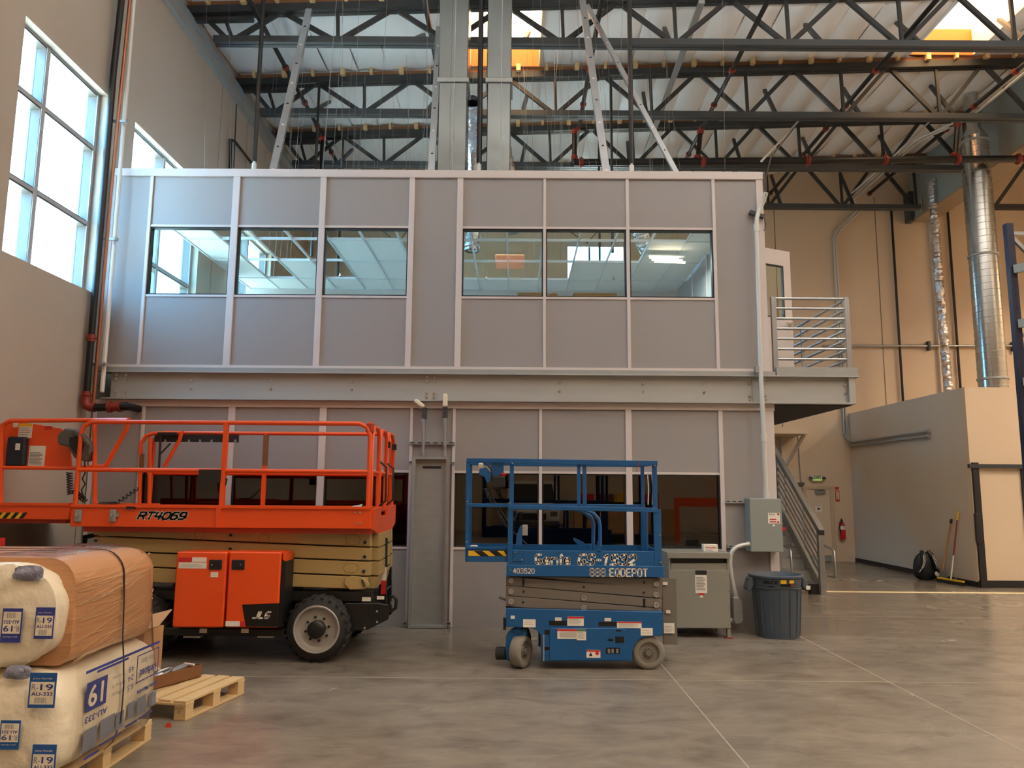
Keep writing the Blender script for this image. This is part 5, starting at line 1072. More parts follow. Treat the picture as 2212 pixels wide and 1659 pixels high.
def slotted(name, label, px0, py0, px1, py1, Y, n, group='slotted strut channels on the office wall'):
    t = thing(name, label, 'strut channel', (at(px0, py0, Y)[0], Y, at(px0, py1, Y)[1]), group); pb('channel', 'galv_dull', t, px0, py0, px1, py1, Y, .05)
    w = (px1 - px0) / n
    for i in range(n): pb('slot', 'gasket', t, px0 + w * (i + .2), py0 + (py1 - py0) * .25, px0 + w * (i + .8), py0 + (py1 - py0) * .6, Y - .001, .002)
slotted('strut_channel', 'slotted strut channel behind the two short conduits above the cable trough', 883, 954, 982, 960, 10.0, 6)
for a, l in (((883, 996, 889, 1002), 'left end'), ((971, 998, 983, 1002), 'right end'), ((870, 1342, 878, 1354), 'lower left end'), ((962, 1343, 974, 1353), 'lower right end')): slotted('strut_channel', 'short stub of strut channel at the %s of the cable trough' % l, *a, 10.0, 1)
slotted('strut_channel', 'slotted strut channel left of the disconnect box, upper', 1567, 1080, 1618, 1087, 10.0, 4); slotted('strut_channel', 'slotted strut channel left of the disconnect box, lower', 1572, 1177, 1620, 1184, 10.0, 4)
for px, l in ((914, 'left'), (961, 'right')):
    t = thing('conduit', '%s of two short upright conduits above the cable trough' % l, 'conduit', at3(px, 985, 9.95), 'short conduits above the cable trough')
    pt('conduit_pipe', 'galv', t, [(px, 986), (px + (1 if px < 930 else 0), 905)], 9.95, .022, 10)
    pt('conduit_coupling', 'galv', t, [(px, 986), (px, 978)], 9.95, .03, 10); pt('conduit_coupling', 'galv', t, [(px + .5, 912), (px + .5, 903)], 9.95, .03, 10)
    if px < 930: pb('fitting_box', 'steel_grey', t, 911, 880, 921, 905, 9.92, .07, bev=.006); pp('fitting_cover', 'bag', t, [(894, 864), (900, 861), (917, 874), (917, 879), (911, 881), (894, 868)], 9.90, .05, bev=.012)
    else: pb('fitting_box', 'steel_grey', t, 956, 878, 966, 903, 9.92, .07, bev=.006); pb('fitting_cover', 'bag', t, 956.5, 850, 966.5, 879, 9.88, .05, bev=.018)
# transformer
tf = thing('transformer', 'grey floor-standing transformer cabinet beside the blue lift', 'transformer', (2.28, 9.75, 0)); YT = 9.42
x0, x1, z0, z1 = rect(1446, 1232, 1577, 1357, YT); ztop_ = at(1510, 1206, YT)[1]
B('cabinet_body', 'cabinet_grey', tf, x0, x1, YT, 9.98, z0, z1, bev=.004); B('louvre_gap', 'gasket', tf, x0 + .02, x1 - .02, YT + .05, 9.96, z1, z1 + .13)
B('side_panel', 'cabinet_grey', tf, x0, x0 + .02, YT, 9.98, z1, ztop_); B('side_panel', 'cabinet_grey', tf, x1 - .02, x1, YT, 9.98, z1, ztop_); pp('sloped_hood', 'cabinet_grey', tf, [(1449, 1232), (1574, 1232), (1570, 1217), (1450, 1217)], YT + .015, .03)
B('top_cover', 'cabinet_grey', tf, x0 - .02, x1 + .01, YT - .03, 9.99, ztop_, ztop_ + .07, bev=.004)
for x in (x0 + .001, x1 - .041): B('foot', 'cabinet_grey', tf, x, x + .04, YT + .01, YT + .06, 0, z0); B('foot', 'cabinet_grey', tf, x, x + .04, 9.9, 9.97, 0, z0)
B('foot_pad', 'coupling', tf, x1 - .07, x1 + .02, YT - .01, YT + .07, 0, .012)
for py in (1240, 1277, 1315, 1350): p = at3(1574, py, YT); MB().cyl(p, p - Vector((0, .006, 0)), .006, 6).build('screw', 'chrome', tf)
sticker(tf, 1502, 1232, 1527, 1281, YT, lines=9, head='gasket', name='rating_label'); sticker(tf, 1510, 1281, 1521, 1286, YT, mat='label_red'); sticker(tf, 1512, 1285, 1519, 1291, YT)
wc = thing('small_carton', 'small white carton with red and purple print on the transformer', 'box', (2.33, 9.6, ztop_ + .07))
x0_, x1_, _, _ = rect(1520, 1181, 1551, 1195, 9.55); B('carton', 'white_label', wc, x0_, x1_, 9.55, 9.65, ztop_ + .07, ztop_ + .155, bev=.002)
text('Waterfiller', 'lettering', 'label_red', wc, x0_ + .02, x1_ - .02, ztop_ + .108, ztop_ + .128, 9.549, bold=.02); B('print_line', 'print_blue', wc, x0_ + .02, x1_ - .06, 9.5485, 9.55, ztop_ + .085, ztop_ + .09)
# disconnect box, conduits
dc = thing('disconnect_box', 'grey electrical disconnect box on the office corner with a red and white label', 'electrical box', (2.95, 9.8, .95)); YD = 9.80
x0, x1, z0, z1 = rect(1621, 1077, 1690, 1192, YD)
B('enclosure', 'box_grey', dc, x0, x1, YD + .01, 10.04, z0, z1, bev=.004); B('cover', 'box_grey', dc, x0 + .003, x1, YD, YD + .01, z0, z1 - .003, bev=.003)
s = sticker(dc, 1659, 1108, 1685, 1131, YD, lines=0); ptext('E-T-N', 'gasket', s, 1661, 1109.5, 1673, 1113, YD - .004, bold=.03)
pb('label_mark', 'label_red', s, 1679, 1109, 1683, 1113, YD - .0045, .002); pb('label_mark', 'label_red', s, 1679, 1126, 1683, 1130, YD - .0045, .002)
for y in (1121, 1126): pb('print_line', 'label_red', s, 1663, y, 1677, y + 2, YD - .0045, .002)
sticker(dc, 1669, 1133, 1674, 1137, YD); B('switch_lever', 'black_plastic', dc, x1, x1 + .03, YD + .08, YD + .12, z0 + .42, z0 + .62); pb('lockout_tag', 'red', dc, 1690, 1139, 1696, 1146, YD + .06, .02)
def conduit(name, label, pts, r, mat='galv', cat='conduit', n=10, coup=(), group=None):
    t = thing(name, label, cat, pts[0], group); MB().tube(pts, r, n).build('conduit_pipe', mat, t, smooth=50)
    for p, ax in coup: p = Vector(p); a = Vector(ax).normalized(); MB().cyl(p - a * .05, p + a * .05, r * 1.25, n).build('conduit_coupling', mat, t, smooth=40)
    return t
A = lambda px, py, Y=9.86: at3(px, py, Y)
cv = conduit('conduit', 'tall bright conduit rising from the disconnect box up the office corner', [A(1655, 1076), A(1650, 945), A(1643, 800), A(1637, 600), A(1634, 490), A(1635, 470), A(1639, 457), A(1650, 432), A(1655, 416, 9.8)], .03, 'conduit_light', coup=((A(1650, 945), (0, 0, 1)), (A(1634, 492), (0, 0, 1)), (A(1655, 1072), (0, 0, 1))))
B('clamp', 'galv', cv, A(1640, 800).x - .05, A(1640, 800).x + .01, 9.84, 9.93, 3.25, 3.33)
MB().tube([A(1655, 412, 9.8), A(1655, 380, 9.82) , A(1665, 340, 11), at3(1730, 258, 14)], .011, 6).build('cable_tail', 'pipe_black', cv, smooth=50)
st2 = MB().bar(A(1619, 458, 9.95), A(1650, 469, 9.95), .06, .05).build('strut_channel', 'steel_grey', label='dark strut channel stub holding the conduit near the top corner of the office', cat='strut channel')
MB().tube([A(1651, 470, 9.95), A(1654, 485, 9.95), A(1653, 494, 9.95), A(1650, 498, 9.95)], .006, 5).build('loose_cable', 'steel_grey', label='small cable end dangling beside the office corner conduit', cat='cable')
cu1 = conduit('conduit', 'bright curved conduit from the disconnect box down behind the transformer', [A(1622, 1176), A(1606, 1177), A(1592, 1181), A(1582, 1190), A(1578, 1202), A(1577, 1220), A(1581, 1250), A(1590, 1292)], .027, 'conduit_light', coup=((A(1620, 1176), (1, 0, 0)), (A(1588, 1284), (0.2, 0, -1))))
lb = MB(); Pq = [(1583, 1290), (1597, 1290), (1605, 1299), (1607, 1340), (1602, 1348), (1588, 1349), (1584, 1340)]
pp('conduit_body', 'galv_dull', cu1, Pq, 9.80, .09, bev=.012); MB().cyl(A(1575, 1340), A(1586, 1340), .035, 10).build('conduit_hub', 'galv_dull', cu1, smooth=40)
# waste bin
bn = thing('waste_bin', 'round grey-blue ribbed waste bin with side handles before the office corner', 'bin', (3.18, 9.6, 0)); bc = (3.19, 9.62, 0)
MB().lathe([(.0, .012), (.235, .005), (.245, .0), (.252, .02), (.285, .60), (.290, .61), (.300, .70), (.318, .705), (.322, .725), (.305, .735), (.290, .72), (.27, .6), (.24, .03), (0, .03)], bc, (0, 0, 1), 40).build('bin_body', 'bin', bn, smooth=40)
for i in range(8):
    a = radians(-90 + (i - 3.5) * 24 + 4)
    if -180 < degrees(a) < 0 if False else True:
        q = [Vector((bc[0] + (.256 + .036 * t / .55) * cos(a), bc[1] + (.256 + .036 * t / .55) * sin(a), .03 + t)) for t in (0, .28, .53)]; MB().tube(q, .007, 5).build('rib', 'bin', bn, smooth=60)
P = []
for i in range(25):
    a = radians(-160 + 140 * i / 24); r_ = .292; P.append((bc[0] + r_ * cos(a), bc[1] + r_ * sin(a), .575 + .02 * sin(pi * i / 24) + .008 * cos(4 * pi * i / 24)))
MB().tube(P, .006, 5).build('rib', 'bin', bn, smooth=60)
for s in (-1, 1):
    x = bc[0] + s * .30; MB().prism([(x - s * .01, .70), (x + s * .035, .69), (x + s * .075, .56), (x + s * .06, .53), (x + s * .02, .55), (x - s * .015, .60)], bc[1] - .09, bc[1] + .09).build('handle', 'bin', bn, bev=.012)
def binwrap(nm, mat, a0, a1, z0, z1, r=.302, n=6):
    vs = []
    for i in range(n + 1):
        a = radians(a0 + (a1 - a0) * i / n)
        for z in (z0, z1): q = r + (z - .65) * .11; vs.append((bc[0] + q * cos(a), bc[1] + q * sin(a), z))
    return MB().add(vs, [(2 * i, 2 * i + 2, 2 * i + 3, 2 * i + 1) for i in range(n)]).build(nm, mat, bn)
t_ = text('BRUTE', 'lettering', 'black_paint', bn, 0, 1, .640, .674, 0, bold=.06)
for v in t_.data.vertices: a = radians(-136 + 32 * v.co.x); q = .303 + (v.co.z - .65) * .11; v.co.x, v.co.y = bc[0] + q * cos(a), bc[1] + q * sin(a)
binwrap('size_mark', 'black_paint', -124, -112, .603, .618, .303); binwrap('sticker', 'yellow', -98, -85, .648, .69, .303); binwrap('sticker', 'yellow', -78, -66, .652, .688, .303); binwrap('sticker', 'black_paint', -97, -75, .61, .645, .3025); binwrap('sticker', 'coupling', -74, -67, .612, .645, .303)
s = .30; B('tag', 'white_label', bn, bc[0] + .335, bc[0] + .385, bc[1] - .094, bc[1] - .091, .56, .605)

# ================================================================ RIGHT BACKGROUND
YRm = 14.62; XRm = 8.60; HR = 3.74
rs = B('wall_partition_side', 'wall_cool', None, XRm, XRm + .12, YRm + .12, YB, 0, HR, kind='structure'); rf_ = B('wall_partition_front', 'wall_beige', None, XRm, XR, YRm, YRm + .12, 0, HR, kind='structure')
B('ceiling_partition', 'wall_beige', None, XRm + .12, XR, YRm + .12, YB, HR - .1, HR, kind='structure')
B('baseboard_side', 'gasket', None, XRm - .012, XRm, YRm, YB, 0, .10, kind='structure'); B('baseboard_front', 'gasket', None, XRm, XR, YRm - .012, YRm, 0, .13, kind='structure')
sd = thing('sliding_door_track', 'dark upright post with grey overhead track at the partition corner', 'door track', (8.7, 14.55, 0))
B('track', 'steel_grey', sd, 8.54, 16, 14.53, 14.6, 2.20, 2.27); B('post', 'gasket', sd, 8.615, 8.73, 14.56, 14.61, 0, 2.3); B('post_handle', 'gasket', sd, 8.56, 8.66, 14.5, 14.56, .82, 1.36, bev=.01)
wbd = thing('whiteboard', 'black-framed board edge on the partition at the right edge', 'board', (9.6, 14.6, .9)); B('frame', 'gasket', wbd, 9.53, 9.58, 14.58, 14.615, .9, 2.19); B('frame', 'gasket', wbd, 9.58, 10.8, 14.58, 14.615, 2.15, 2.19); B('panel', 'white_label', wbd, 9.58, 10.8, 14.6, 14.615, .9, 2.15)
pc = thing('conduit_pair', 'two parallel grey conduits along the partition side wall', 'conduit', (8.56, 18, 3), 'paired wall conduits')
for i in (0, 1):
    z = 2.99 - .10 * i; MB().tube([(8.45 + .06 * i, 19.74, 5.6), (8.45 + .06 * i, 19.74, 3.2 - .08 * i), (8.5, 19.6, z + .04), (8.545, 19.45, z), (8.545, 16.0, z)], .028, 8).build('conduit_pipe', 'galv_dull', pc, smooth=60); MB().cyl((8.545, 16.05, z), (8.545, 15.9, z), .042, 8).build('conduit_coupling', 'galv_dull', pc, smooth=40)
pc2 = thing('conduit_pair', 'two parallel pale conduits from the roof down the beige back wall', 'conduit', (9.3, 11, 9.5), 'paired wall conduits')
for i in (0, 1):
    o = .11 * i; MB().tube([(9.28 + o, 10.5, 9.46), (9.30 + o, 14.8, 9.46), (9.24 + o, 15.2, 9.44), (8.80 + o, 15.9, 9.40), (8.74 + o, 16.4, 9.4), (8.80 + o, 19.5, 9.4), (9.1 + o, 19.72, 9.2), (8.50 + o, 19.73, 8.62), (8.43 + o * .6, 19.73, 8.4), (8.43 + o * .6, 19.73, 5.5)], .024, 8).build('conduit_pipe', 'conduit_light', pc2, smooth=60)
cs = conduit('conduit', 'thin pale conduit slanting below the third truss towards the back wall', [at3(2009, 262, 16.3), at3(1918, 349, 16.4), at3(1839, 418, 18.4)], .018, 'conduit_light')
cs = conduit('conduit', 'thin pale conduit slanting from the third truss to the office corner', [at3(1748, 256, 16.3), at3(1728, 258, 15.5), at3(1665, 327, 13), at3(1645, 348, 12)], .02, 'conduit_light')
hc = conduit('conduit', 'horizontal grey conduit along the beige back wall', [(8.0, 19.72, 5.5), (15.5, 19.72, 5.55)], .035)
for x in (10.75, 12.95): B('clamp', 'steel_grey', hc, x - .03, x + .03, 19.66, 19.78, 5.4, 5.64)
for x, z1, l in ((10.0, 9.9, 'left'), (11.5, 9.9, 'middle'), (12.65, 9.9, 'right')):
    MB().cyl((x, 19.72, 3.74 if x > 8.6 else 3.0), (x, 19.72, 9.3), .032, 8).build('wall_pipe', 'pipe_black', smooth=40, label='%s of three dark pipes running down the beige back wall' % l, cat='pipe', group='dark back wall pipes')
B('wall_pilaster', 'wall_beige', None, 11.0, 11.2, 19.7, 19.8, 3.7, 9.3, kind='structure')
# spiral duct and foil flexible duct
M('spiral_steel', (186, 186, 182), 0.22, 0.95, noise=(2, 0.1, (1, 1, .2)))
YD2 = 15.62; q0 = at(2138, 800, YD2); q1 = at(2106, 300, YD2); qx = (at(2124, 560, YD2)[0]); zt2 = q1[1]; R2 = .27
du = thing('spiral_duct', 'large shiny galvanized spiral duct standing on the partition roof', 'duct', (qx, YD2, HR)); dcx = (qx, YD2, 0)
MB().lathe([(R2, HR), (R2, zt2)], dcx, (0, 0, 1), 40).build('duct_body', 'spiral_steel', du, smooth=60)
P = [(qx + (R2 + .002) * cos(2 * pi * i / 28), YD2 + (R2 + .002) * sin(2 * pi * i / 28), HR + .05 + (zt2 - HR - .1) * i / (28 * 38)) for i in range(28 * 38)]; MB().tube(P, .004, 4).build('spiral_seam', 'galv_dull', du, smooth=60)
for py in (822, 556, 312): z = at(2120, py, YD2)[1]; MB().lathe([(R2 + .005, 0), (R2 + .022, .01), (R2 + .022, .045), (R2 + .005, .055)], (qx, YD2, z), (0, 0, 1), 32).build('joint_ring', 'galv_dull', du, smooth=40)
MB().lathe([(R2, zt2), (R2 * .55, zt2 + .22), (R2 * .55, zceil(qx) + .2)], dcx, (0, 0, 1), 32).build('reducer_cone', 'spiral_steel', du, smooth=40)
fd = flexduct('flexible_duct', 'crinkled foil flexible duct hanging left of the spiral duct', [(10.40, 18.4, 9.5), (10.42, 18.45, 8.4), (10.45, 18.5, 6.6), (10.48, 18.5, 5.2), (10.50, 18.5, 3.72)], .10, N=150, jit=.16); 
# pallet rack upright at the right edge
rk = thing('pallet_rack', 'dark blue pallet rack upright with grey bracing at the right edge', 'rack', (6.0, 9, 0))
for x in (5.95, 7.0): B('rack_post', 'rack_blue', rk, x, x + .085, 9.0, 9.075, 0, 4.98)
for z in (4.86, 3.6, 2.3, 1.0): B('frame_brace', 'galv', rk, 6.035, 7.0, 9.02, 9.06, z - .02, z + .02)
for z in (4.8, 3.5, 2.2): MB().bar((6.03, 9.03, z), (7.0, 9.03, z - 1.1), .04).build('frame_brace', 'galv', rk)
for z in (4.42, 3.75, 3.05, 2.3): MB().bar((6.0, 9.0, z - .02), (6.6, 8.2, z + .0), .05, .1).build('rack_beam', 'box_grey', rk)
for i in range(40):
    z = 2.0 + .074 * i; B('post_hole', 'gasket', rk, 5.985, 6.0, 8.998, 9.0, z, z + .03)
# exit door and its neighbours
d1 = thing('door_1', None, None, (7.7, 19.75, 0), kind='structure'); YDr = 19.74
B('door_leaf', 'wall_beige', d1, 7.40, 8.0, YDr, YDr + .05, .01, 1.80); M('frame_beige', (196, 172, 142), .5)
for a in ((7.32, 7.40, 0, 1.88), (8.0, 8.10, 0, 1.88)): B('door_frame', 'frame_beige', d1, a[0], a[1], YDr - .03, YDr + .06, a[2], a[3])
B('door_frame', 'frame_beige', d1, 7.40, 8.0, YDr - .03, YDr + .06, 1.80, 1.88); B('door_closer', 'box_grey', d1, 7.63, 7.88, YDr - .07, YDr, 1.68, 1.77, bev=.01); B('closer_arm', 'steel_grey', d1, 7.7, 7.85, YDr - .08, YDr - .05, 1.77, 1.79)
B('kick_plate', 'box_grey', d1, 7.42, 7.98, YDr - .004, YDr, .02, .16)
s = B('door_sign', 'white_label', d1, 7.62, 7.78, YDr - .004, YDr, 1.24, 1.40); MB().prism([(7.66, 1.31), (7.70, 1.35), (7.70, 1.325), (7.75, 1.325), (7.75, 1.295), (7.70, 1.295), (7.70, 1.27)], YDr - .007, YDr - .004).build('arrow', 'gasket', d1); B('print_line', 'gasket', d1, 7.64, 7.76, YDr - .006, YDr - .004, 1.375, 1.385)
ex = thing('exit_sign', 'small pale exit sign with green letters above the back door', 'sign', (7.70, 19.75, 2.0)); B('sign_body', 'bag', ex, 7.575, 7.82, 19.70, 19.78, 2.0, 2.165, bev=.01); B('lit_strip', 'green_lit', ex, 7.60, 7.80, 19.694, 19.70, 2.015, 2.06); text('EXIT', 'lettering', 'label_green', ex, 7.60, 7.80, 2.06, 2.15, 19.697, bold=.03)
for x in (7.53, 7.865): MB().cyl((x, 19.74, 2.09), (x, 19.66, 2.075), .035, 10).build('lamp_head', 'grey_plastic', ex, smooth=40)
fx = thing('fire_extinguisher', 'red fire extinguisher hanging on the back wall right of the door', 'fire extinguisher', (8.27, 19.68, .56))
MB().lathe([(.0, 0), (.062, .0), (.068, .02), (.068, .34), (.05, .385), (.022, .40), (.022, .43)], (8.27, 19.70, .56), (0, 0, 1), 20).build('cylinder', 'red', fx, smooth=40); MB().lathe([(.0685, 0), (.0685, .09)], (8.27, 19.70, .80), (0, 0, 1), 20).build('label_band', 'white_label', fx, smooth=40)
MB().bar((8.27, 19.70, 1.0), (8.22, 19.66, 1.03), .025).bar((8.28, 19.70, 1.01), (8.22, 19.65, 1.07), .02).build('trigger', 'steel_grey', fx); MB().tube([(8.25, 19.68, 1.0), (8.20, 19.67, .98), (8.185, 19.68, .85), (8.20, 19.67, .7)], .012, 6).build('hose', 'black_plastic', fx, smooth=60)
fs_ = thing('fire_sign', 'narrow red and white extinguisher sign on the back wall', 'sign', (8.2, 19.79, 1.5)); B('sign_plate', 'label_red', fs_, 8.17, 8.27, 19.785, 19.80, 1.50, 1.77); B('sign_face', 'white_label', fs_, 8.185, 8.255, 19.782, 19.785, 1.54, 1.75); B('sign_plate', 'label_red', fs_, 8.17, 8.26, 19.785, 19.80, 1.80, 1.86)
_t = text('FIRE EXTINGUISHER', 'lettering', 'label_red', fs_, 8.20, 8.24, 1.58, 1.74, 19.780)
for v in _t.data.vertices: u, w = (v.co.x - 8.20) / .04, (v.co.z - 1.58) / .16; v.co.x, v.co.z = 8.20 + .04 * w, 1.74 - .16 * u
MB().prism([(8.20, 1.56), (8.24, 1.56), (8.22, 1.52)], 19.779, 19.782).build('arrow', 'label_red', fs_)
co = conduit('conduit', 'thin conduit running down to a small box above the exit door', [(7.27, 19.78, 3.4), (7.30, 19.78, 1.95)], .014, 'galv_dull'); B('junction_box', 'grey_plastic', co, 7.23, 7.37, 19.73, 19.8, 1.89, 1.97)
sh = thing('wall_canopy', 'small beige bracketed canopy on the back wall under the landing', 'canopy', (6.6, 19.2, 3.1)); B('canopy_slab', 'wall_beige', sh, 5.2, 7.2, 18.8, 19.8, 3.14, 3.30); MB().bar((7.1, 18.9, 3.12), (6.85, 19.72, 2.3), .07).build('knee_brace', 'wall_beige', sh); MB().bar((6.85, 19.72, 3.14), (6.85, 19.72, 2.25), .08).build('wall_leg', 'wall_beige', sh)
# broom, shovel, backpack
br = thing('push_broom', 'push broom with yellow head and wooden handle leaning on the partition', 'broom', (8.4, 15.1, 0)); t0, t1 = Vector((8.37, 15.12, .09)), Vector((8.57, 15.07, 1.38))
MB().tube([t0, t0.lerp(t1, .35)], .014, 8).build('socket', 'white_label', br, smooth=40); MB().tube([t0.lerp(t1, .35), t0.lerp(t1, .87)], .014, 8).build('handle', 'coupling', br, smooth=40); MB().tube([t0.lerp(t1, .87), t1], .018, 8).build('grip', 'yellow', br, smooth=40)
MB().bar((8.33, 15.49, .075), (8.45, 14.84, .075), .06, .035).build('broom_head', 'yellow', br, bev=.006); MB().bar((8.33, 15.49, .03), (8.45, 14.84, .03), .07, .06).build('bristles', 'gasket', br)
for y in (15.28, 14.98): MB().tube([(8.39 - (y - 15.13) * .18, y, .08), (8.385, 15.115, .19)], .006, 5).build('head_stay', 'galv', br)
sv = thing('shovel', 'shovel with wooden handle and black grip leaning beside the broom', 'shovel', (8.42, 15.45, 0)); t0, t1 = Vector((8.43, 15.50, .22)), Vector((8.575, 15.33, 1.22))
MB().tube([t0, t0.lerp(t1, .92)], .017, 8).build('handle', 'wood', sv, smooth=40); MB().tube([t0.lerp(t1, .92), t1], .024, 8).build('grip', 'black_plastic', sv, smooth=40)
MB().prism([(8.37, .26), (8.49, .25), (8.51, .09), (8.45, .005), (8.36, .07)], 15.49, 15.51).build('blade', 'galv', sv)
bk = thing('backpack', 'black backpack with white-striped straps on the floor by the broom', 'backpack', (8.30, 15.85, 0))
def bfn(u, v):
    a = 2 * pi * u; b = pi * v; z = .27 - .27 * cos(b) ; w = sin(b) ** .7; lob = 1 + .10 * cos(2 * a) + .06 * sin(3 * b)
    return (8.28 + .25 * w * cos(a) * lob * (1 - .25 * (z / .54) ** 2), 15.85 + .17 * w * sin(a) * (1 - .3 * z / .54), max(0.0, z + .012 * sin(4 * a)))
grid('pack_body', 'black_plastic', bk, bfn, 24, 14)
for s in (-1, 1):
    P = [Vector((8.27 + s * x, 15.85 - y, z)) for x, y, z in ((.06, .03, .55), (.09, .13, .48), (.11, .17, .36), (.15, .16, .24), (.19, .12, .15))]
    MB().tube(P, .045, 8).build('shoulder_strap', 'black_plastic', bk, smooth=60)
    for k in (-.013, .013): MB().tube([p + Vector((k, -.042, .012)) for p in P], .006, 4).build('strap_stripe', 'white_label', bk)
MB().lathe([(.055, 0), (.05, .02), (.02, .028), (0, .03)], (8.42, 15.70, .13), (.3, -1, .2), 14).build('reflector_patch', 'white_label', bk, smooth=40)
# left corner pipes
lr = pipe_thing('standpipe', 'thick black standpipe with red couplings in the left corner by the office', [(-5.40, 9.72, 10.2), (-5.475, 9.72, 7.3), (-5.475, 9.72, 2.87)], .043, 'pipe_black', [((-5.475, 9.72, 3.62), (0, 0, 1)), ((-5.475, 9.72, 2.88), (0, 0, 1))], n=12)
MB().tube([(-5.475, 9.72, 2.86), (-5.475, 9.72, 2.79), (-5.455, 9.72, 2.745), (-5.41, 9.72, 2.725), (-5.35, 9.72, 2.72)], .058, 12).build('elbow', 'coupling', lr, smooth=60); MB().tube([(-5.36, 9.72, 2.72), (-5.12, 9.72, 2.73)], .05, 12).build('pipe_run', 'pipe_black', lr, smooth=40)
MB().cyl((-5.15, 9.72, 2.73), (-5.02, 9.72, 2.735), .06, 12).cyl((-5.18, 9.72, 2.73), (-5.14, 9.72, 2.73), .075, 12).cyl((-5.05, 9.72, 2.73), (-5.02, 9.72, 2.735), .07, 12).build('valve', 'coupling', lr, smooth=40); MB().tube([(-5.03, 9.72, 2.735), (-4.97, 9.72, 2.74), (-4.95, 9.76, 2.74), (-4.95, 10.03, 2.74)], .05, 12).build('elbow', 'pipe_black', lr, smooth=60)
cp = MB().tube([(-5.335, 9.78, 10.0), (-5.39, 9.78, 7.0), (-5.41, 9.78, 5.4), (-5.41, 9.78, 2.78)], .022, 8).build('copper_pipe', 'copper', smooth=60, label='thin copper pipe beside the black standpipe in the left corner', cat='pipe')
pv = B('drain_pipe', 'pvc', None, -5.375, -5.328, 9.83, 9.88, 2.93, 9.9, bev=.012, label='square white downpipe right of the copper pipe in the left corner', cat='pipe')
for z in (6.62, 5.0 - .03, 3.29): 
    t = thing('pipe_clamp', 'small metal pipe clamp on the corner pipes, %s' % {6.62: 'uppermost', 4.97: 'middle, level with the office windows', 3.29: 'lowest, at the office floor edge'}[z], 'clamp', (-5.4, 9.75, z), 'corner pipe clamps')
    MB().bar((-5.46, 9.79, z), (-5.29, 9.80, z), .03, .03).build('bracket', 'galv', t); MB().cyl((-5.30, 9.80, z - .02), (-5.30, 9.80, z + .02), .03, 8).build('ring', 'galv', t, smooth=40)
# low hand cart against the left wall, half hidden by the stack
hcst = thing('hand_cart', 'dark low cart with a red post beside the left wall behind the insulation', 'cart', (-5.2, 8.6, 0))
B('cart_deck', 'black_plastic', hcst, -5.5, -4.95, 7.6, 9.2, .85, .93); MB().tube([(-5.0, 9.1, .9), (-5.0, 9.1, 1.14), (-4.85, 9.1, 1.17)], .025, 8).build('cart_handle', 'steel_grey', hcst, smooth=60)
MB().tube([(-5.0, 7.62, .2), (-5.0, 7.62, 1.22)], .03, 8).build('cart_post', 'label_red', hcst, smooth=40)
for x in (-5.4, -5.05):
    for y in (7.8, 9.0): B('cart_leg', 'black_plastic', hcst, x - .025, x + .025, y - .025, y + .025, .16, .85); MB().cyl((x - .03, y, .08), (x + .03, y, .08), .08, 14).build('cart_wheel', 'rubber', hcst, smooth=40)

# ================================================================ THE HALL BEHIND THE CAMERA (mirrored in the dark windows)
vn = thing('van', 'white panel van parked behind the camera, mirrored in the dark lower windows', 'van', (.7, -10.5, 0))
MB().prism([(-9.3, .35), (-9.25, .95), (-9.5, 1.15), (-10.2, 1.25), (-11.0, 2.0), (-11.3, 2.1), (-14.0 + 1.2, 2.1), (-12.8, .35)], -.3, 1.7, 'yz').build('body', 'white_label', vn, bev=.05)
MB().add([(-.2, -10.22, 1.30), (1.6, -10.22, 1.30), (1.5, -10.95, 1.97), (-.1, -10.95, 1.97)], [(0, 1, 2, 3)]).build('windscreen', 'gasket', vn)
B('grille', 'gasket', vn, .2, 1.2, -9.27, -9.2, .62, .85); B('bumper', 'grey_plastic', vn, -.3, 1.7, -9.3, -9.15, .35, .58, bev=.03)
for x in (-.2, 1.35): B('headlamp', 'chrome', vn, x, x + .28, -9.3, -9.22, .75, .95, bev=.03)
for x in (-.28, 1.48):
    for y in (-9.95, -12.2): MB().cyl((x, y, .34), (x + .2, y, .34), .34, 18).build('wheel', 'rubber', vn, smooth=40)
fk = thing('lift_mast', 'dark upright lift mast behind the camera, mirrored in the dark lower windows', 'mast', (2.6, -6, 0))
for x in (2.3, 2.75, 4.2, 4.6): B('mast_post', 'black_paint', fk, x, x + .12, -6.1, -6.0, 0, 3.2)
B('cross_bar', 'black_paint', fk, 2.3, 4.72, -6.0, -5.95, 1.2, 1.35); B('base', 'black_paint', fk, 2.2, 4.8, -6.3, -5.6, 0, .3)
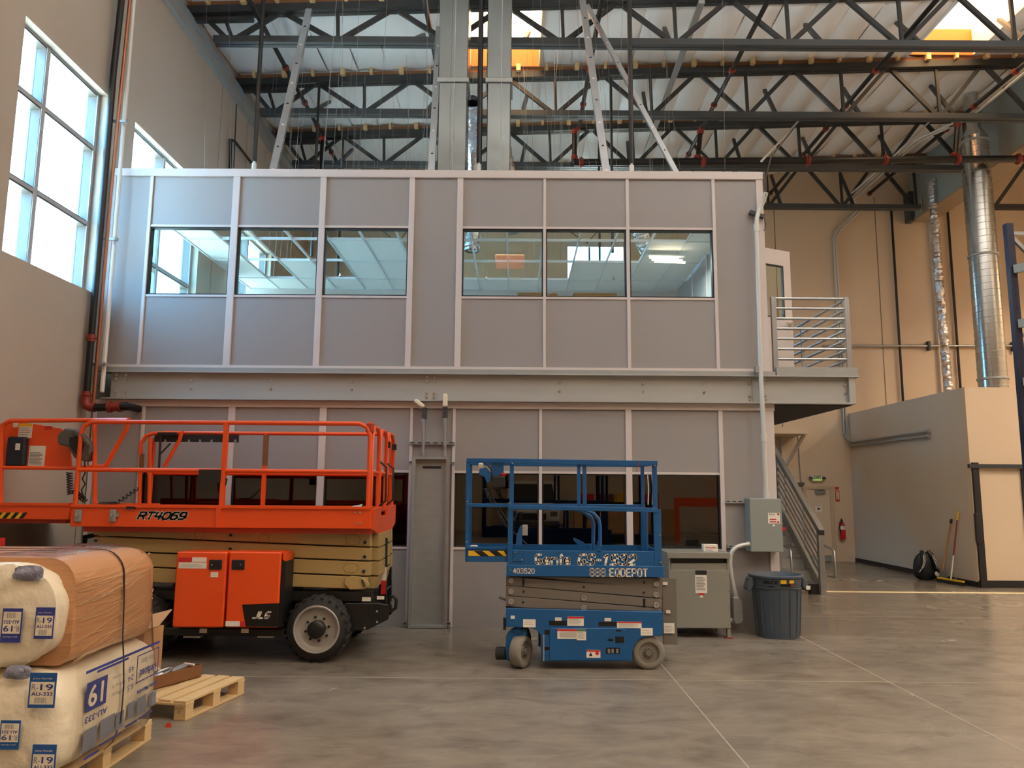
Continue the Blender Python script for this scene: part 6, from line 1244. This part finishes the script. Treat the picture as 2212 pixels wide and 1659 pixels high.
yc = thing('crane_column', 'yellow column with orange frame behind the camera, mirrored in the right dark window', 'column', (7.4, -7, 0)); B('column', 'yellow', yc, 7.3, 7.55, -7.2, -7, 0, 5); B('frame', 'orange', yc, 5.6, 7.3, -7.1, -7, 1.2, 1.5); B('frame', 'orange', yc, 5.6, 5.75, -7.1, -7, 0, 1.2)
rkb = thing('storage_rack', 'low rack of red and yellow goods behind the camera', 'rack', (4.2, -11, 0)); B('shelf', 'cardboard', rkb, 2.4, 6.5, -11.5, -11, 0, 1.0)
for x, m in ((2.6, 'label_red'), (3.4, 'wood_dark'), (4.1, 'yellow'), (5.2, 'label_red')): B('goods', m, rkb, x, x + .6, -11.4, -11.05, 1.0, 1.6)

# housings of the high bays, troughs of the added fill uplights, all off frame
ordn = ('leftmost', 'second from the left wall', 'third from the left wall', 'fourth from the left wall', 'rightmost')
for x, n in zip((-3.2, 0.5, 4.5, 8.5, 12.5), ordn):
    t = thing('fill_light_trough', 'added fill-light trough above the frame, %s' % n, 'lamp', (x, 4.4, 5.62), 'added fill uplights')
    B('trough', 'frame_white', t, x - 1.25, x + 1.25, 4.2, 4.6, 5.60, 5.66)
    for dx in (-1.1, 1.1): MB().cyl((x + dx, 4.4, 5.66), (x + dx, 4.4, zceil(x) - .05), .008, 6).build('hanger_rod', 'galv', t)
for x, y, n in ((-3.0, 1.0, 'front row, left'), (2.6, 0.0, 'front row, middle'), (8.2, 1.5, 'front row, right'), (12.5, 10.0, 'far right beside the rack'), (14.5, 15.0, 'far right over the partition, added to brighten the back wall'), (-3.0, -6, 'rear row, left'), (2.6, -7.5, 'rear row, middle'), (8.2, -6, 'rear row, right')):
    t = thing('high_bay_fixture', 'high-bay lamp under the roof outside the frame, %s' % n, 'lamp', (x, y, 8.62), 'high-bay lamps'); B('housing', 'frame_white', t, x - .7, x + .7, y - .28, y + .28, 8.62, 8.74)
    for dx in (-.5, .5): MB().cyl((x + dx, y, 8.74), (x + dx, y, zceil(x) - .05), .008, 6).build('hanger_rod', 'galv', t)
